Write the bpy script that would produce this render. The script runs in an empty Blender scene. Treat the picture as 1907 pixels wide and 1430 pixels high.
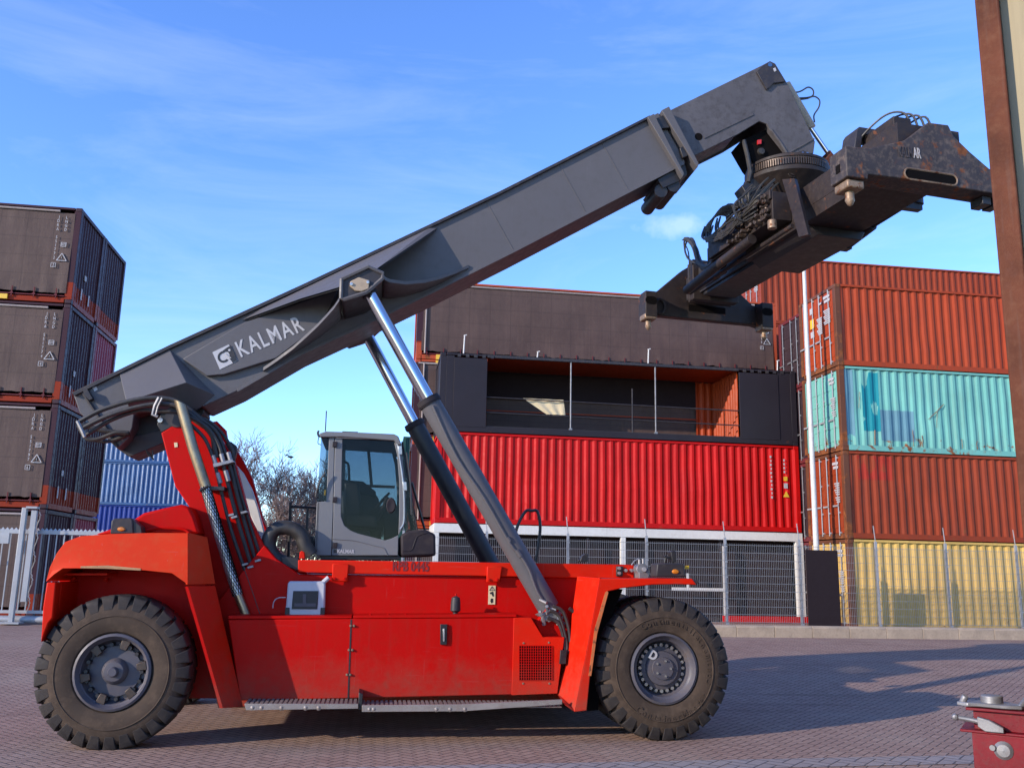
import bpy, bmesh, math, random
from mathutils import Vector, Matrix, noise
random.seed(7)
scene = bpy.context.scene
COL = scene.collection
R = math.radians
# ------------------------------------------------------------------ camera
F, PITCH, ROLL, CAMH = 1693.9, .2008, .0208, 1.9      # focal in photo pixels
W, H = 1907.0, 1430.0
cd = bpy.data.cameras.new('camera'); cam = bpy.data.objects.new('camera', cd); COL.objects.link(cam)
cd.sensor_width = 36; cd.sensor_fit = 'HORIZONTAL'; cd.lens = 36 * F / W
cd.clip_start = .05; cd.clip_end = 3000
FW = Vector((0, math.cos(PITCH), math.sin(PITCH))); UP0 = Vector((0, -math.sin(PITCH), math.cos(PITCH))); RT0 = Vector((1, 0, 0))
RT = RT0 * math.cos(ROLL) + UP0 * math.sin(ROLL); UPV = -RT0 * math.sin(ROLL) + UP0 * math.cos(ROLL)
CAM = Vector((0, 0, CAMH))
mw = Matrix((RT, UPV, -FW)).transposed().to_4x4(); mw.translation = CAM
cam.matrix_world = mw
scene.camera = cam
# ------------------------------------------------------------------ sky and sun
SUN_AZ = R(33.3)      # direction the light travels over the ground, from +X
SUN_EL = R(16.5)
wd = bpy.data.worlds.new('World'); scene.world = wd; wd.use_nodes = True
nt = wd.node_tree; nt.nodes.clear()
wo = nt.nodes.new('ShaderNodeOutputWorld'); bg = nt.nodes.new('ShaderNodeBackground')
sky = nt.nodes.new('ShaderNodeTexSky'); sky.sky_type = 'NISHITA'; sky.sun_disc = False
sky.sun_elevation = SUN_EL
tx, ty = -math.cos(SUN_AZ), -math.sin(SUN_AZ)
sky.sun_rotation = math.atan2(tx, ty)
sky.altitude = 1200; sky.air_density = 1.0; sky.dust_density = .0; sky.ozone_density = 4.0
tc = nt.nodes.new('ShaderNodeTexCoord'); mp = nt.nodes.new('ShaderNodeMapping'); mp.inputs['Scale'].default_value = (1.0, 1.6, 5.0)
mp.inputs['Rotation'].default_value = (0, R(-24), R(12))
nz = nt.nodes.new('ShaderNodeTexNoise'); nz.inputs['Scale'].default_value = 2.6; nz.inputs['Detail'].default_value = 12; nz.inputs['Roughness'].default_value = .62
nz.inputs['Distortion'].default_value = .6
rp = nt.nodes.new('ShaderNodeValToRGB'); rp.color_ramp.elements[0].position = .46; rp.color_ramp.elements[1].position = .80
rp.color_ramp.elements[0].color = (0, 0, 0, 1); rp.color_ramp.elements[1].color = (.13, .13, .13, 1)
mx = nt.nodes.new('ShaderNodeMix'); mx.data_type = 'RGBA'; mx.inputs[7].default_value = (8.5, 9.0, 9.6, 1)
nt.links.new(tc.outputs['Generated'], mp.inputs[0]); nt.links.new(mp.outputs[0], nz.inputs[0]); nt.links.new(nz.outputs[0], rp.inputs[0])
hs = nt.nodes.new('ShaderNodeHueSaturation'); hs.inputs['Saturation'].default_value = 1.10; hs.inputs['Value'].default_value = 2.5; hs.inputs['Hue'].default_value = .513; nt.links.new(sky.outputs[0], hs.inputs['Color']); nt.links.new(hs.outputs[0], mx.inputs[6]); nt.links.new(mx.outputs[2], bg.inputs[0]); nt.links.new(bg.outputs[0], wo.inputs[0])
# one small puff of cloud low over the stacks
geo = nt.nodes.new('ShaderNodeNewGeometry')
def pxdir(x, y): return (FW + RT * ((x - W / 2) / F) - UPV * ((y - H / 2) / F)).normalized()
def vmath(op, a, b=None):
    n = nt.nodes.new('ShaderNodeVectorMath'); n.operation = op
    for i, s in enumerate((a, b)):
        if s is None: continue
        if isinstance(s, (tuple, Vector)): n.inputs[i].default_value = tuple(s)
        else: nt.links.new(s, n.inputs[i])
    return n
cdn = pxdir(1268, 418)
sub = vmath('SUBTRACT', tc.outputs['Generated'], cdn)
mp2 = nt.nodes.new('ShaderNodeMapping'); mp2.inputs['Scale'].default_value = (20, 20, 66); nt.links.new(sub.outputs[0], mp2.inputs[0])
ln = vmath('LENGTH', mp2.outputs[0])
nz2 = nt.nodes.new('ShaderNodeTexNoise'); nz2.inputs['Scale'].default_value = 30; nz2.inputs['Detail'].default_value = 6
nt.links.new(tc.outputs['Generated'], nz2.inputs[0])
def wm(op, a, b):
    n = nt.nodes.new('ShaderNodeMath'); n.operation = op
    for i, s in enumerate((a, b)):
        if isinstance(s, (int, float)): n.inputs[i].default_value = s
        else: nt.links.new(s, n.inputs[i])
    return n.outputs[0]
puff = wm('SUBTRACT', 2.15, wm('ADD', ln.outputs['Value'], wm('MULTIPLY', nz2.outputs[0], 2.9)))
puff = wm('MAXIMUM', wm('MINIMUM', wm('MULTIPLY', puff, .30), .22), 0)
nt.links.new(wm('MAXIMUM', puff, rp.outputs[0]), mx.inputs[0])
bg.inputs[1].default_value = .15
sl = bpy.data.lights.new('sun', 'SUN'); so = bpy.data.objects.new('sun', sl); COL.objects.link(so)
sl.energy = 5.0; sl.angle = R(.53); sl.color = (1, .87, .72)
trav = Vector((math.cos(SUN_AZ) * math.cos(SUN_EL), math.sin(SUN_AZ) * math.cos(SUN_EL), -math.sin(SUN_EL)))
so.rotation_euler = trav.to_track_quat('-Z', 'Y').to_euler(); so.location = (-20, -15, 20)
vs = scene.view_settings; vs.view_transform = 'Standard'; vs.look = 'None'; vs.exposure = .25; vs.gamma = 1
# ------------------------------------------------------------------ frames
PSI = .1446
D = Vector((math.cos(PSI), math.sin(PSI), 0)); N = Vector((-math.sin(PSI), math.cos(PSI), 0)); Z = Vector((0, 0, 1))
P0 = Vector((1.8475, 11.0332, 0))                     # machine origin: ground under the front wheel's outer face
SC = Vector((4.1795, 12.8867, 6.2578)); AL = .2543    # spreader centre and heading
SD = Vector((math.cos(AL), math.sin(AL), 0)); SN = Vector((-math.sin(AL), math.cos(AL), 0))
def ray(x, y): return FW + RT * ((x - W / 2) / F) - UPV * ((y - H / 2) / F)
def hit(x, y, p, n):
    r = ray(x, y); return CAM + r * ((p - CAM).dot(n) / r.dot(n))
def P2(x, y, v):
    q = hit(x, y, P0 + N * v, N) - P0; return (q.dot(D), q.z)
def P3(x, y, v):
    a = P2(x, y, v); return Vector((a[0], v, a[1]))
def S3(x, y, z):                                      # spreader frame -> machine frame
    w = SC + SD * x + SN * y + Z * z - P0; return Vector((w.dot(D), w.dot(N), w.z))
def SX(px, py, x):
    w = hit(px, py, SC + SD * x, SD) - SC; return (x, w.dot(SN), w.z)
def SY(px, py, y):
    w = hit(px, py, SC + SN * y, SN) - SC; return (w.dot(SD), w.z)
def YD(d, n, z=0): return D * d + N * n + Z * z       # yard frame -> world
def sstep(a, b, x):
    t = min(1, max(0, (x - a) / (b - a))); return t * t * (3 - 2 * t)
def zg(x, y):
    u = min(8, max(-8, (Vector((x, y, 0)) - P0).dot(D))); k = sstep(13, 22, Vector((x, y, 0)).dot(N))
    return (.009 * u) * (1 - k) + .37 * k
# ------------------------------------------------------------------ mesh builder
class MB:
    def __init__(s, xf=None): s.v = []; s.f = []; s.m = []; s.cur = 0; s.xf = xf
    def add(s, pts, faces):
        b = len(s.v)
        for p in pts:
            p = Vector(p); s.v.append(s.xf(*p) if s.xf else p)
        for f in faces: s.f.append([i + b for i in f]); s.m.append(s.cur)
        return s
    def box(s, x0, x1, y0, y1, z0, z1):
        return s.add([(x0, y0, z0), (x1, y0, z0), (x1, y1, z0), (x0, y1, z0), (x0, y0, z1), (x1, y0, z1), (x1, y1, z1), (x0, y1, z1)],
                     [(0, 3, 2, 1), (4, 5, 6, 7), (0, 1, 5, 4), (1, 2, 6, 5), (2, 3, 7, 6), (3, 0, 4, 7)])
    def prism(s, poly, v0, v1):                       # poly of (u, z), extruded in v
        n = len(poly)
        return s.add([(u, v0, z) for u, z in poly] + [(u, v1, z) for u, z in poly],
                     [list(range(n)), list(range(2 * n - 1, n - 1, -1))] + [(i, i + n, (i + 1) % n + n, (i + 1) % n) for i in range(n)])
    def pix(s, pts, v0, v1, v=None):                  # outline seen at depth v0, real thickness to v1
        return s.prism([P2(x, y, v0 if v is None else v) for x, y in pts], v0, v1)
    def sheet(s, pts, t):
        n = len(pts); t = Vector(t); pts = [Vector(p) for p in pts]
        return s.add(pts + [p + t for p in pts], [list(range(n)), list(range(2 * n - 1, n - 1, -1))] + [(i, i + n, (i + 1) % n + n, (i + 1) % n) for i in range(n)])
    def tube(s, path, r, n=8):
        path = [Vector(p) for p in path]; k = len(path)
        rs = r if isinstance(r, (list, tuple)) else [r] * k
        pts = []; a = None
        for i, p in enumerate(path):
            t = (path[min(i + 1, k - 1)] - path[max(i - 1, 0)]).normalized()
            if a is None:
                a = t.orthogonal().normalized()
            else:
                a = (a - t * a.dot(t)); a = a.normalized() if a.length > 1e-6 else t.orthogonal().normalized()
            b = t.cross(a)
            for j in range(n):
                w = 2 * math.pi * j / n; pts.append(p + (a * math.cos(w) + b * math.sin(w)) * rs[i])
        fs = [(i * n + j, i * n + (j + 1) % n, (i + 1) * n + (j + 1) % n, (i + 1) * n + j) for i in range(k - 1) for j in range(n)]
        fs += [list(range(n - 1, -1, -1)), list(range((k - 1) * n, k * n))]
        return s.add(pts, fs)
    def cyl(s, a, b, r, n=16): return s.tube([a, b], r, n)
    def lathe(s, c, prof, n=48, axis='v', caps=True):            # prof of (radius, offset along axis)
        c = Vector(c); pts = []; k = len(prof)
        for r, o in prof:
            for j in range(n):
                w = 2 * math.pi * j / n
                pts.append(c + (Vector((r * math.cos(w), o, r * math.sin(w))) if axis == 'v' else Vector((r * math.cos(w), r * math.sin(w), o))))
        fs = [(i * n + j, i * n + (j + 1) % n, (i + 1) * n + (j + 1) % n, (i + 1) * n + j) for i in range(k - 1) for j in range(n)]
        if caps and prof[0][0] > 1e-4: fs.append(list(range(n)))
        if caps and prof[-1][0] > 1e-4: fs.append(list(range((k - 1) * n, k * n)))
        return s.add(pts, fs)
    def face(s, pts): return s.add(pts, [list(range(len(pts)))])
    def build(s, name, mat, parent=None, bevel=0, smooth=35, fix=True):
        me = bpy.data.meshes.new(name); me.from_pydata([tuple(p) for p in s.v], [], s.f)
        for mm in (mat if isinstance(mat, (list, tuple)) else [mat]): me.materials.append(mm)
        for p, i in zip(me.polygons, s.m): p.material_index = i
        if fix:
            bm = bmesh.new(); bm.from_mesh(me); bmesh.ops.recalc_face_normals(bm, faces=bm.faces); bm.to_mesh(me); bm.free()
        if smooth:
            me.polygons.foreach_set('use_smooth', [True] * len(me.polygons)); me.set_sharp_from_angle(angle=R(smooth))
        o = bpy.data.objects.new(name, me); COL.objects.link(o)
        if parent: o.parent = parent
        if bevel:
            b = o.modifiers.new('bevel', 'BEVEL'); b.width = bevel; b.segments = 2; b.limit_method = 'ANGLE'; b.angle_limit = R(38)
            b.harden_normals = False
        return o
def tag(o, label=None, cat=None, group=None, kind=None):
    for k, x in (('label', label), ('category', cat), ('group', group), ('kind', kind)):
        if x: o[k] = x
    return o
def thing(name, label, cat, loc, rz=0, group=None):
    o = bpy.data.objects.new(name, None); COL.objects.link(o); o.location = loc; o.rotation_euler = (0, 0, rz); o.empty_display_size = .3
    return tag(o, label, cat, group)
def spline(pts, k=6):
    pts = [Vector(p) for p in pts]; out = []
    for i in range(len(pts) - 1):
        a = pts[max(i - 1, 0)]; b = pts[i]; c = pts[i + 1]; d = pts[min(i + 2, len(pts) - 1)]
        for j in range(k):
            t = j / k
            out.append(.5 * ((2 * b) + (c - a) * t + (2 * a - 5 * b + 4 * c - d) * t * t + (3 * b - a - 3 * c + d) * t ** 3))
    out.append(pts[-1]); return out
# lettering: built-in font outlines turned into mesh, laid on a plane
def text_geo(txt, size, bold=0, ext=.002, space=1.0):
    cu = bpy.data.curves.new('lettering', 'FONT'); cu.body = txt; cu.size = size; cu.offset = bold; cu.extrude = ext; cu.space_character = space
    cu.resolution_u = 3
    o = bpy.data.objects.new('lettering', cu); COL.objects.link(o)
    dg = bpy.context.evaluated_depsgraph_get(); me = bpy.data.meshes.new_from_object(o.evaluated_get(dg))
    vs_ = [x.co.copy() for x in me.vertices]; fs_ = [list(p.vertices) for p in me.polygons]
    bpy.data.objects.remove(o); bpy.data.curves.remove(cu); bpy.data.meshes.remove(me)
    return vs_, fs_
def add_text(mb, txt, org, xd, yd, size, bold=0, ext=.002, sx=1.0, center=False, space=1.0):
    v, f = text_geo(txt, size, bold, ext, space)
    xd = Vector(xd).normalized(); yd = Vector(yd).normalized(); nd = xd.cross(yd); org = Vector(org)
    x0 = min(p.x for p in v); x1 = max(p.x for p in v); off = (x0 + x1) / 2 if center else x0
    mb.add([org + xd * ((p.x - off) * sx) + yd * p.y + nd * p.z for p in v], f)
# ------------------------------------------------------------------ materials
def s2l(c): return c / 12.92 if c <= .04045 else ((c + .055) / 1.055) ** 2.4
def newmat(name):
    m = bpy.data.materials.new(name); m.use_nodes = True; t = m.node_tree
    return m, t, t.nodes['Principled BSDF']
class G:                                              # small node-graph helper
    def __init__(s, t): s.t = t
    def n(s, kind, **kw):
        x = s.t.nodes.new(kind)
        for k, v in kw.items(): setattr(x, k, v)
        return x
    def link(s, a, b): s.t.links.new(a, b)
    def put(s, node, i, val):
        if isinstance(val, bpy.types.NodeSocket): s.link(val, node.inputs[i])
        elif val is not None: node.inputs[i].default_value = val
    def math(s, op, a, b=None, c=None, clamp=False):
        x = s.n('ShaderNodeMath', operation=op, use_clamp=clamp)
        for i, q in enumerate((a, b, c)): s.put(x, i, q)
        return x.outputs[0]
    def coord(s, scale=(1, 1, 1), out='Object', rot=(0, 0, 0)):
        c = s.n('ShaderNodeTexCoord'); m = s.n('ShaderNodeMapping'); m.inputs['Scale'].default_value = scale; m.inputs['Rotation'].default_value = rot
        s.link(c.outputs[out], m.inputs[0]); return m.outputs[0]
    def noise(s, vec, scale, detail=4, rough=.55, dist=0):
        x = s.n('ShaderNodeTexNoise'); x.inputs['Scale'].default_value = scale; x.inputs['Detail'].default_value = detail
        x.inputs['Roughness'].default_value = rough; x.inputs['Distortion'].default_value = dist; s.link(vec, x.inputs[0]); return x.outputs[0]
    def ramp(s, fac, a, b, ca=0., cb=1.):
        x = s.n('ShaderNodeMapRange'); x.inputs[1].default_value = a; x.inputs[2].default_value = b; x.inputs[3].default_value = ca; x.inputs[4].default_value = cb
        s.link(fac, x.inputs[0]); return x.outputs[0]
    def mix(s, fac, a, b, blend='MIX'):
        x = s.n('ShaderNodeMix', data_type='RGBA', blend_type=blend); s.put(x, 0, fac)
        for i, q in ((6, a), (7, b)): s.put(x, i, (*q, 1) if isinstance(q, tuple) and len(q) == 3 else q)
        return x.outputs[2]
    def bump(s, h, strength=.3, dist=.01):
        x = s.n('ShaderNodeBump'); x.inputs['Strength'].default_value = strength; x.inputs['Distance'].default_value = dist; s.link(h, x.inputs['Height']); return x.outputs[0]
def paint(name, col, rough=.4, metal=0., var=.25, dust=(.22, .17, .13), dustamt=.25, rust=0., bump=.06, spec=.5, streak=0., scale=1., coat=0., dirtz=0., scratch=0.):
    m, t, b = newmat(name); g = G(t); v = g.coord()
    n1 = g.noise(v, 1.3 * scale, 6); n2 = g.noise(v, 9 * scale, 5, .65); n3 = g.noise(v, 55 * scale, 3)
    dark = tuple(c * (1 - var) for c in col); lite = tuple(min(1, c * (1 + var * .6)) for c in col)
    c = g.mix(g.ramp(n1, .3, .7), dark, lite)
    if dustamt:
        c = g.mix(g.math('MULTIPLY', g.ramp(n2, .48, .78), dustamt), c, dust)
    if streak:
        vs_ = g.coord((14 * scale, 14 * scale, .7 * scale)); sn = g.noise(vs_, 1.0, 4, .6)
        c = g.mix(g.math('MULTIPLY', g.ramp(sn, .55, .78), streak), c, tuple(q * .45 + .03 for q in dust))
    if scratch:
        for sc, rot in (((1.2, 1.2, 26), (.0, .35, 0)), ((30, 30, 1.5), (0, .25, 0))):
            sn = g.noise(g.coord(sc, 'Object', rot), 1.6, 3, .5); c = g.mix(g.math('MULTIPLY', g.ramp(sn, .685, .70), g.math('MULTIPLY', g.ramp(n1, .42, .6), scratch)), c, tuple(min(1, q * .6 + .10) for q in col))
    if dirtz:
        cc_ = g.n('ShaderNodeTexCoord'); sp_ = g.n('ShaderNodeSeparateXYZ'); g.link(cc_.outputs['Object'], sp_.inputs[0])
        c = g.mix(g.math('MULTIPLY', g.ramp(g.math('ADD', sp_.outputs[2], g.math('MULTIPLY', g.noise(v, 3.2, 7, .7), -.9)), -.25, .45, .75, 0), g.ramp(n2, .3, .7, .4, 1)), c, (.13, .075, .05))
    r = g.ramp(n2, .3, .75, rough * .8, min(1, rough * 1.25))
    if rust:
        rn = g.noise(v, 3.2 * scale, 9, .68, .3); mask = g.ramp(rn, .66 - rust * .3, .72 - rust * .3)
        rc = g.mix(g.ramp(n2, .3, .7), (.085, .026, .010), (.22, .075, .025)); c = g.mix(mask, c, rc)
        r = g.math('MAXIMUM', r, g.math('MULTIPLY', mask, .85))
    g.link(c, b.inputs['Base Color']); g.link(r, b.inputs['Roughness'])
    b.inputs['Metallic'].default_value = metal; b.inputs['Specular IOR Level'].default_value = spec
    if coat: b.inputs['Coat Weight'].default_value = coat; b.inputs['Coat Roughness'].default_value = .15
    if bump: g.link(g.bump(g.math('ADD', g.math('MULTIPLY', n3, .4), n2), bump, .01), b.inputs['Normal'])
    return m
M = {}
M['red'] = paint('red_paint', (.43, .0022, .0008), .5, var=.05, dust=(.22, .020, .008), dustamt=.25, bump=.02, spec=.10, streak=.16, dirtz=1, scratch=.2)
M['faded'] = paint('faded_orange_red_paint', (.58, .031, .004), .55, var=.07, dust=(.42, .09, .03), dustamt=.4, bump=.03, spec=.15, scratch=.25)
M['fender'] = paint('front_fender_paint', (.56, .012, .002), .5, var=.06, dust=(.38, .04, .010), dustamt=.35, bump=.03, spec=.12, dirtz=1, scratch=.2)
M['boom'] = paint('boom_grey_paint', (.094, .088, .093), .5, var=.05, dust=(.06, .054, .054), dustamt=.25, bump=.02, streak=.18, spec=.3, scratch=.2)
M['boomworn'] = paint('boom_worn_grey_paint', (.088, .081, .086), .55, spec=.3, var=.22, dust=(.035, .03, .03), dustamt=.75, bump=.04, scale=1.4, streak=.35)
M['darkgrey'] = paint('dark_grey_paint', (.030, .027, .031), .5, spec=.3, var=.15, dustamt=.15, bump=.03)
M['void'] = paint('matt_black_void', (.006, .005, .005), .9, var=.1, dustamt=0, bump=0, spec=.05)  # flat black for the unlit depth of openings, also the head block
M['void2'] = paint('dark_matt_panel', (.022, .015, .017), .8, var=.06, dustamt=0, bump=.0, spec=.1)  # flat dark for glazing, the gallery's back shade and the added fence panel
M['black'] = paint('black_paint', (.012, .011, .013), .5, var=.2, dustamt=.1, bump=.04)
M['plastic'] = paint('black_plastic', (.022, .018, .022), .65, spec=.2, var=.15, dustamt=.12, bump=.03)
M['hose'] = paint('rubber_hose', (.022, .020, .019), .55, var=.2, dust=(.09, .07, .05), dustamt=.45, bump=.05)
M['tyre'] = paint('dusty_tyre_rubber', (.056, .038, .027), .85, var=.3, dust=(.14, .098, .070), dustamt=.55, bump=.10, scale=.8, spec=.25)
M['lug'] = paint('tyre_tread_rubber', (.026, .021, .020), .75, spec=.3, var=.25, dust=(.09, .07, .055), dustamt=.45, bump=.1)
M['rim'] = paint('wheel_grey_paint', (.075, .070, .085), .5, spec=.35, var=.2, dust=(.13, .095, .07), dustamt=.5, bump=.05)
M['steel'] = paint('zinc_steel', (.45, .44, .43), .38, metal=.8, var=.2, dustamt=.2, bump=.05)
M['galv'] = paint('galvanised_steel', (.33, .335, .35), .55, metal=.35, var=.15, dustamt=.12, bump=.03)
M['wire'] = paint('fence_wire', (.27, .265, .27), .5, metal=.4, var=.1, dustamt=0, bump=0)
M['guard'] = paint('tarnished_mesh_guard', (.50, .49, .48), .38, metal=.8, var=.25, dust=(.12, .08, .05), dustamt=.4, bump=0)
M['dullsteel'] = paint('dull_cast_steel', (.26, .255, .26), .5, metal=.6, var=.25, dust=(.12, .08, .07), dustamt=.4, bump=.06, scale=6)
M['chrome'] = paint('chromed_rod', (.62, .62, .64), .13, metal=1., var=.05, dustamt=.05, bump=0)
M['brass'] = paint('heat_tinted_exhaust', (.36, .27, .17), .34, metal=.85, var=.25, dust=(.12, .07, .04), dustamt=.5, bump=.04)
M['spread'] = paint('worn_spreader_paint', (.024, .017, .016), .6, spec=.3, var=.35, dust=(.055, .036, .027), dustamt=.55, rust=.16, bump=.08, scale=1.5)
M['spreadrust'] = paint('scraped_rusty_end_beam', (.042, .033, .033), .62, spec=.3, var=.35, dust=(.16, .12, .098), dustamt=.85, rust=.36, bump=.15, scale=1.6, streak=.3)
M['rust'] = paint('rusty_steel', (.100, .031, .015), .8, var=.5, dust=(.19, .095, .06), dustamt=.45, bump=.25, scale=2.2, streak=.5, spec=.2)
M['tan'] = paint('tan_cylinder', (.33, .25, .17), .5, var=.15, dust=(.14, .1, .07), dustamt=.4, bump=.03)
M['twist'] = paint('bare_worn_steel', (.26, .18, .12), .55, metal=.4, var=.35, dust=(.12, .05, .025), dustamt=.8, rust=.3, bump=.1, scale=4)
M['grime'] = paint('oily_brown_steel', (.07, .052, .042), .45, metal=.5, var=.4, dust=(.10, .05, .03), dustamt=.7, rust=.2, bump=.1, scale=4)
M['cab'] = paint('cab_grey_paint', (.145, .147, .154), .45, spec=.35, scratch=.4, var=.08, dustamt=.15, bump=.02)
M['white'] = paint('white_paint', (.60, .58, .54), .45, var=.08, dust=(.4, .33, .26), dustamt=.3, bump=.03, streak=.15)
M['offwhite'] = paint('off_white_plastic', (.44, .44, .47), .45, var=.06, dustamt=.15, bump=.02)
M['polewhite'] = paint('weathered_pole_white', (.52, .51, .48), .5, var=.1, dust=(.3, .26, .2), dustamt=.4, bump=.02)
M['letter'] = paint('white_lettering', (.40, .39, .40), .5, var=.08, dustamt=.1, bump=0)
M['dullletter'] = paint('faded_white_lettering', (.42, .38, .36), .6, var=.2, dust=(.1, .07, .06), dustamt=.6, bump=0, scale=5)
M['redletter'] = paint('dark_red_lettering', (.16, .006, .006), .5, var=.1, dustamt=0, bump=0)
M['yellow'] = paint('yellow_paint', (.70, .42, .03), .5, var=.1, dustamt=.15, bump=.02)
M['aluminium'] = paint('worn_aluminium', (.27, .235, .215), .5, metal=.35, var=.2, dust=(.16, .10, .08), dustamt=.5, bump=.08)
M['sticker'] = paint('yellowed_sticker', (.62, .50, .30), .5, var=.1, dustamt=.2, bump=0)
M['navy'] = paint('dark_navy_shade', (.03, .03, .05), .5, var=.1, dustamt=.1, bump=0)
def lampmat(name, col, e):
    m, t, b = newmat(name); b.inputs['Base Color'].default_value = (*col, 1); b.inputs['Roughness'].default_value = .2; b.inputs['Coat Weight'].default_value = .5
    return m
M['amber'] = lampmat('amber_lens', (.50, .16, .012), 0); M['redlens'] = lampmat('red_lens', (.5, .02, .01), 0)
def glassmat(name, tint, refl):
    m = bpy.data.materials.new(name); m.use_nodes = True; t = m.node_tree; t.nodes.clear(); g = G(t)
    o = g.n('ShaderNodeOutputMaterial'); tr = g.n('ShaderNodeBsdfTransparent'); gl = g.n('ShaderNodeBsdfGlossy'); gl.inputs['Roughness'].default_value = .03
    df = g.n('ShaderNodeBsdfDiffuse'); df.inputs[0].default_value = (.35, .33, .30, 1)
    tr.inputs[0].default_value = (*tint, 1); fr = g.n('ShaderNodeFresnel'); fr.inputs[0].default_value = 1.45
    a = g.n('ShaderNodeMixShader'); b = g.n('ShaderNodeMixShader')
    n = g.noise(g.coord((1, 1, 1)), 14, 6, .7)
    g.link(g.ramp(n, .5, .9, .0, .02), a.inputs[0]); g.link(tr.outputs[0], a.inputs[1]); g.link(df.outputs[0], a.inputs[2])
    g.link(g.math('MULTIPLY', fr.outputs[0], refl), b.inputs[0]); g.link(a.outputs[0], b.inputs[1]); g.link(gl.outputs[0], b.inputs[2]); g.link(b.outputs[0], o.inputs[0])
    return m
M['glass'] = glassmat('tinted_cab_glass', (.52, .57, .59), .35)
def cont_mat(name, col, rust=.1, low=None, lowz=0, chips=None, streak=.2, var=.12, rough=.5, dustc=None, spec=.22):
    m, t, b = newmat(name); g = G(t); v = g.coord(); tc_ = g.n('ShaderNodeTexCoord'); oi = g.n('ShaderNodeObjectInfo')
    sep = g.n('ShaderNodeSeparateXYZ'); g.link(tc_.outputs['Object'], sep.inputs[0])
    ofs = g.n('ShaderNodeVectorMath', operation='ADD'); g.link(v, ofs.inputs[0]); g.link(oi.outputs['Location'], ofs.inputs[1]); v = ofs.outputs[0]
    n1 = g.noise(v, .8, 6); n2 = g.noise(v, 7, 6, .65)
    c = g.mix(g.ramp(n1, .3, .7), tuple(q * (1 - var) for q in col), tuple(min(1, q * (1 + var)) for q in col))
    if low: c = g.mix(g.math('LESS_THAN', sep.outputs[2], g.math('ADD', lowz, g.math('MULTIPLY', n2, .04))), c, low)
    d = dustc or tuple(q * .45 + .02 for q in col)
    mp_ = g.n('ShaderNodeMapping'); mp_.inputs['Scale'].default_value = (9, 9, .5); g.link(v, mp_.inputs[0]); sn = g.noise(mp_.outputs[0], 1, 5, .65)
    c = g.mix(g.math('MULTIPLY', g.ramp(sn, .5, .78), streak), c, d)
    rn = g.noise(v, 2.6, 9, .7, .4); lowm = g.ramp(sep.outputs[2], .1, 1.1, .16, 0)
    mask = g.ramp(g.math('ADD', rn, lowm), .80 - rust * .3, .86 - rust * .3)
    rc = g.mix(g.ramp(n2, .3, .7), (.10, .030, .011), (.26, .085, .028)); c = g.mix(mask, c, rc)
    g.link(c, b.inputs['Base Color']); g.link(g.math('MAXIMUM', g.ramp(n2, .3, .7, rough * .8, rough * 1.2), g.math('MULTIPLY', mask, .85)), b.inputs['Roughness'])
    b.inputs['Specular IOR Level'].default_value = spec
    g.link(g.bump(n2, .08, .02), b.inputs['Normal'])
    return m
def tarp_mat():
    m, t, b = newmat('brown_tarpaulin'); g = G(t); v = g.coord(); tc_ = g.n('ShaderNodeTexCoord'); sep = g.n('ShaderNodeSeparateXYZ'); g.link(tc_.outputs['Object'], sep.inputs[0])
    oi = g.n('ShaderNodeObjectInfo'); ofs = g.n('ShaderNodeVectorMath', operation='ADD'); g.link(v, ofs.inputs[0]); g.link(oi.outputs['Location'], ofs.inputs[1]); v2 = ofs.outputs[0]
    n1 = g.noise(v2, .9, 6); n2 = g.noise(v2, 6, 6, .6)
    c = g.mix(g.ramp(n1, .3, .7), (.062, .037, .031), (.088, .054, .045)); c = g.mix(g.math('MULTIPLY', g.ramp(n2, .5, .8), .4), c, (.10, .070, .058))
    fx = g.math('ABSOLUTE', g.math('SUBTRACT', g.math('FRACT', g.math('MULTIPLY', sep.outputs[0], 1.35)), .5)); fz = g.math('ABSOLUTE', g.math('SUBTRACT', g.math('FRACT', g.math('MULTIPLY', sep.outputs[2], 1.8)), .5))
    ln_ = g.math('MAXIMUM', g.math('LESS_THAN', fx, .012), g.math('LESS_THAN', fz, .016)); c = g.mix(g.math('MULTIPLY', ln_, .5), c, (.032, .02, .018))
    mp_ = g.n('ShaderNodeMapping'); mp_.inputs['Scale'].default_value = (5, 5, .45); g.link(v2, mp_.inputs[0]); sn = g.noise(mp_.outputs[0], 1, 4)
    g.link(c, b.inputs['Base Color']); b.inputs['Roughness'].default_value = .62; b.inputs['Specular IOR Level'].default_value = .3
    g.link(g.bump(g.math('ADD', g.math('MULTIPLY', sn, .55), g.math('MULTIPLY', n2, .35)), .35, .05), b.inputs['Normal']); return m
M['tarp'] = tarp_mat()
M['c_dark'] = cont_mat('dark_plum_container_paint', (.046, .020, .027), .02, low=(.22, .026, .009), lowz=.62, streak=.15, spec=.12)
M['c_plum'] = cont_mat('plum_door_paint', (.032, .018, .022), .05)
M['c_cast'] = cont_mat('plum_casting_paint', (.040, .018, .024), .05)
M['c_maroon'] = cont_mat('maroon_container_paint', (.11, .018, .022), .1)
M['c_pink'] = cont_mat('faded_crimson_container_paint', (.24, .030, .050), .05)
M['c_orange'] = cont_mat('orange_red_container_paint', (.30, .040, .009), .13, streak=.5)
M['c_rail'] = cont_mat('orange_rail_paint', (.34, .055, .018), .35)
M['c_brick'] = cont_mat('brick_red_container_paint', (.235, .034, .009), .17, streak=.55)
M['c_teal'] = cont_mat('turquoise_container_paint', (.14, .38, .325), .34, streak=.6, dustc=(.20, .28, .22))
M['c_tealdark'] = cont_mat('deep_teal_patch', (.006, .20, .24), .05)
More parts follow.
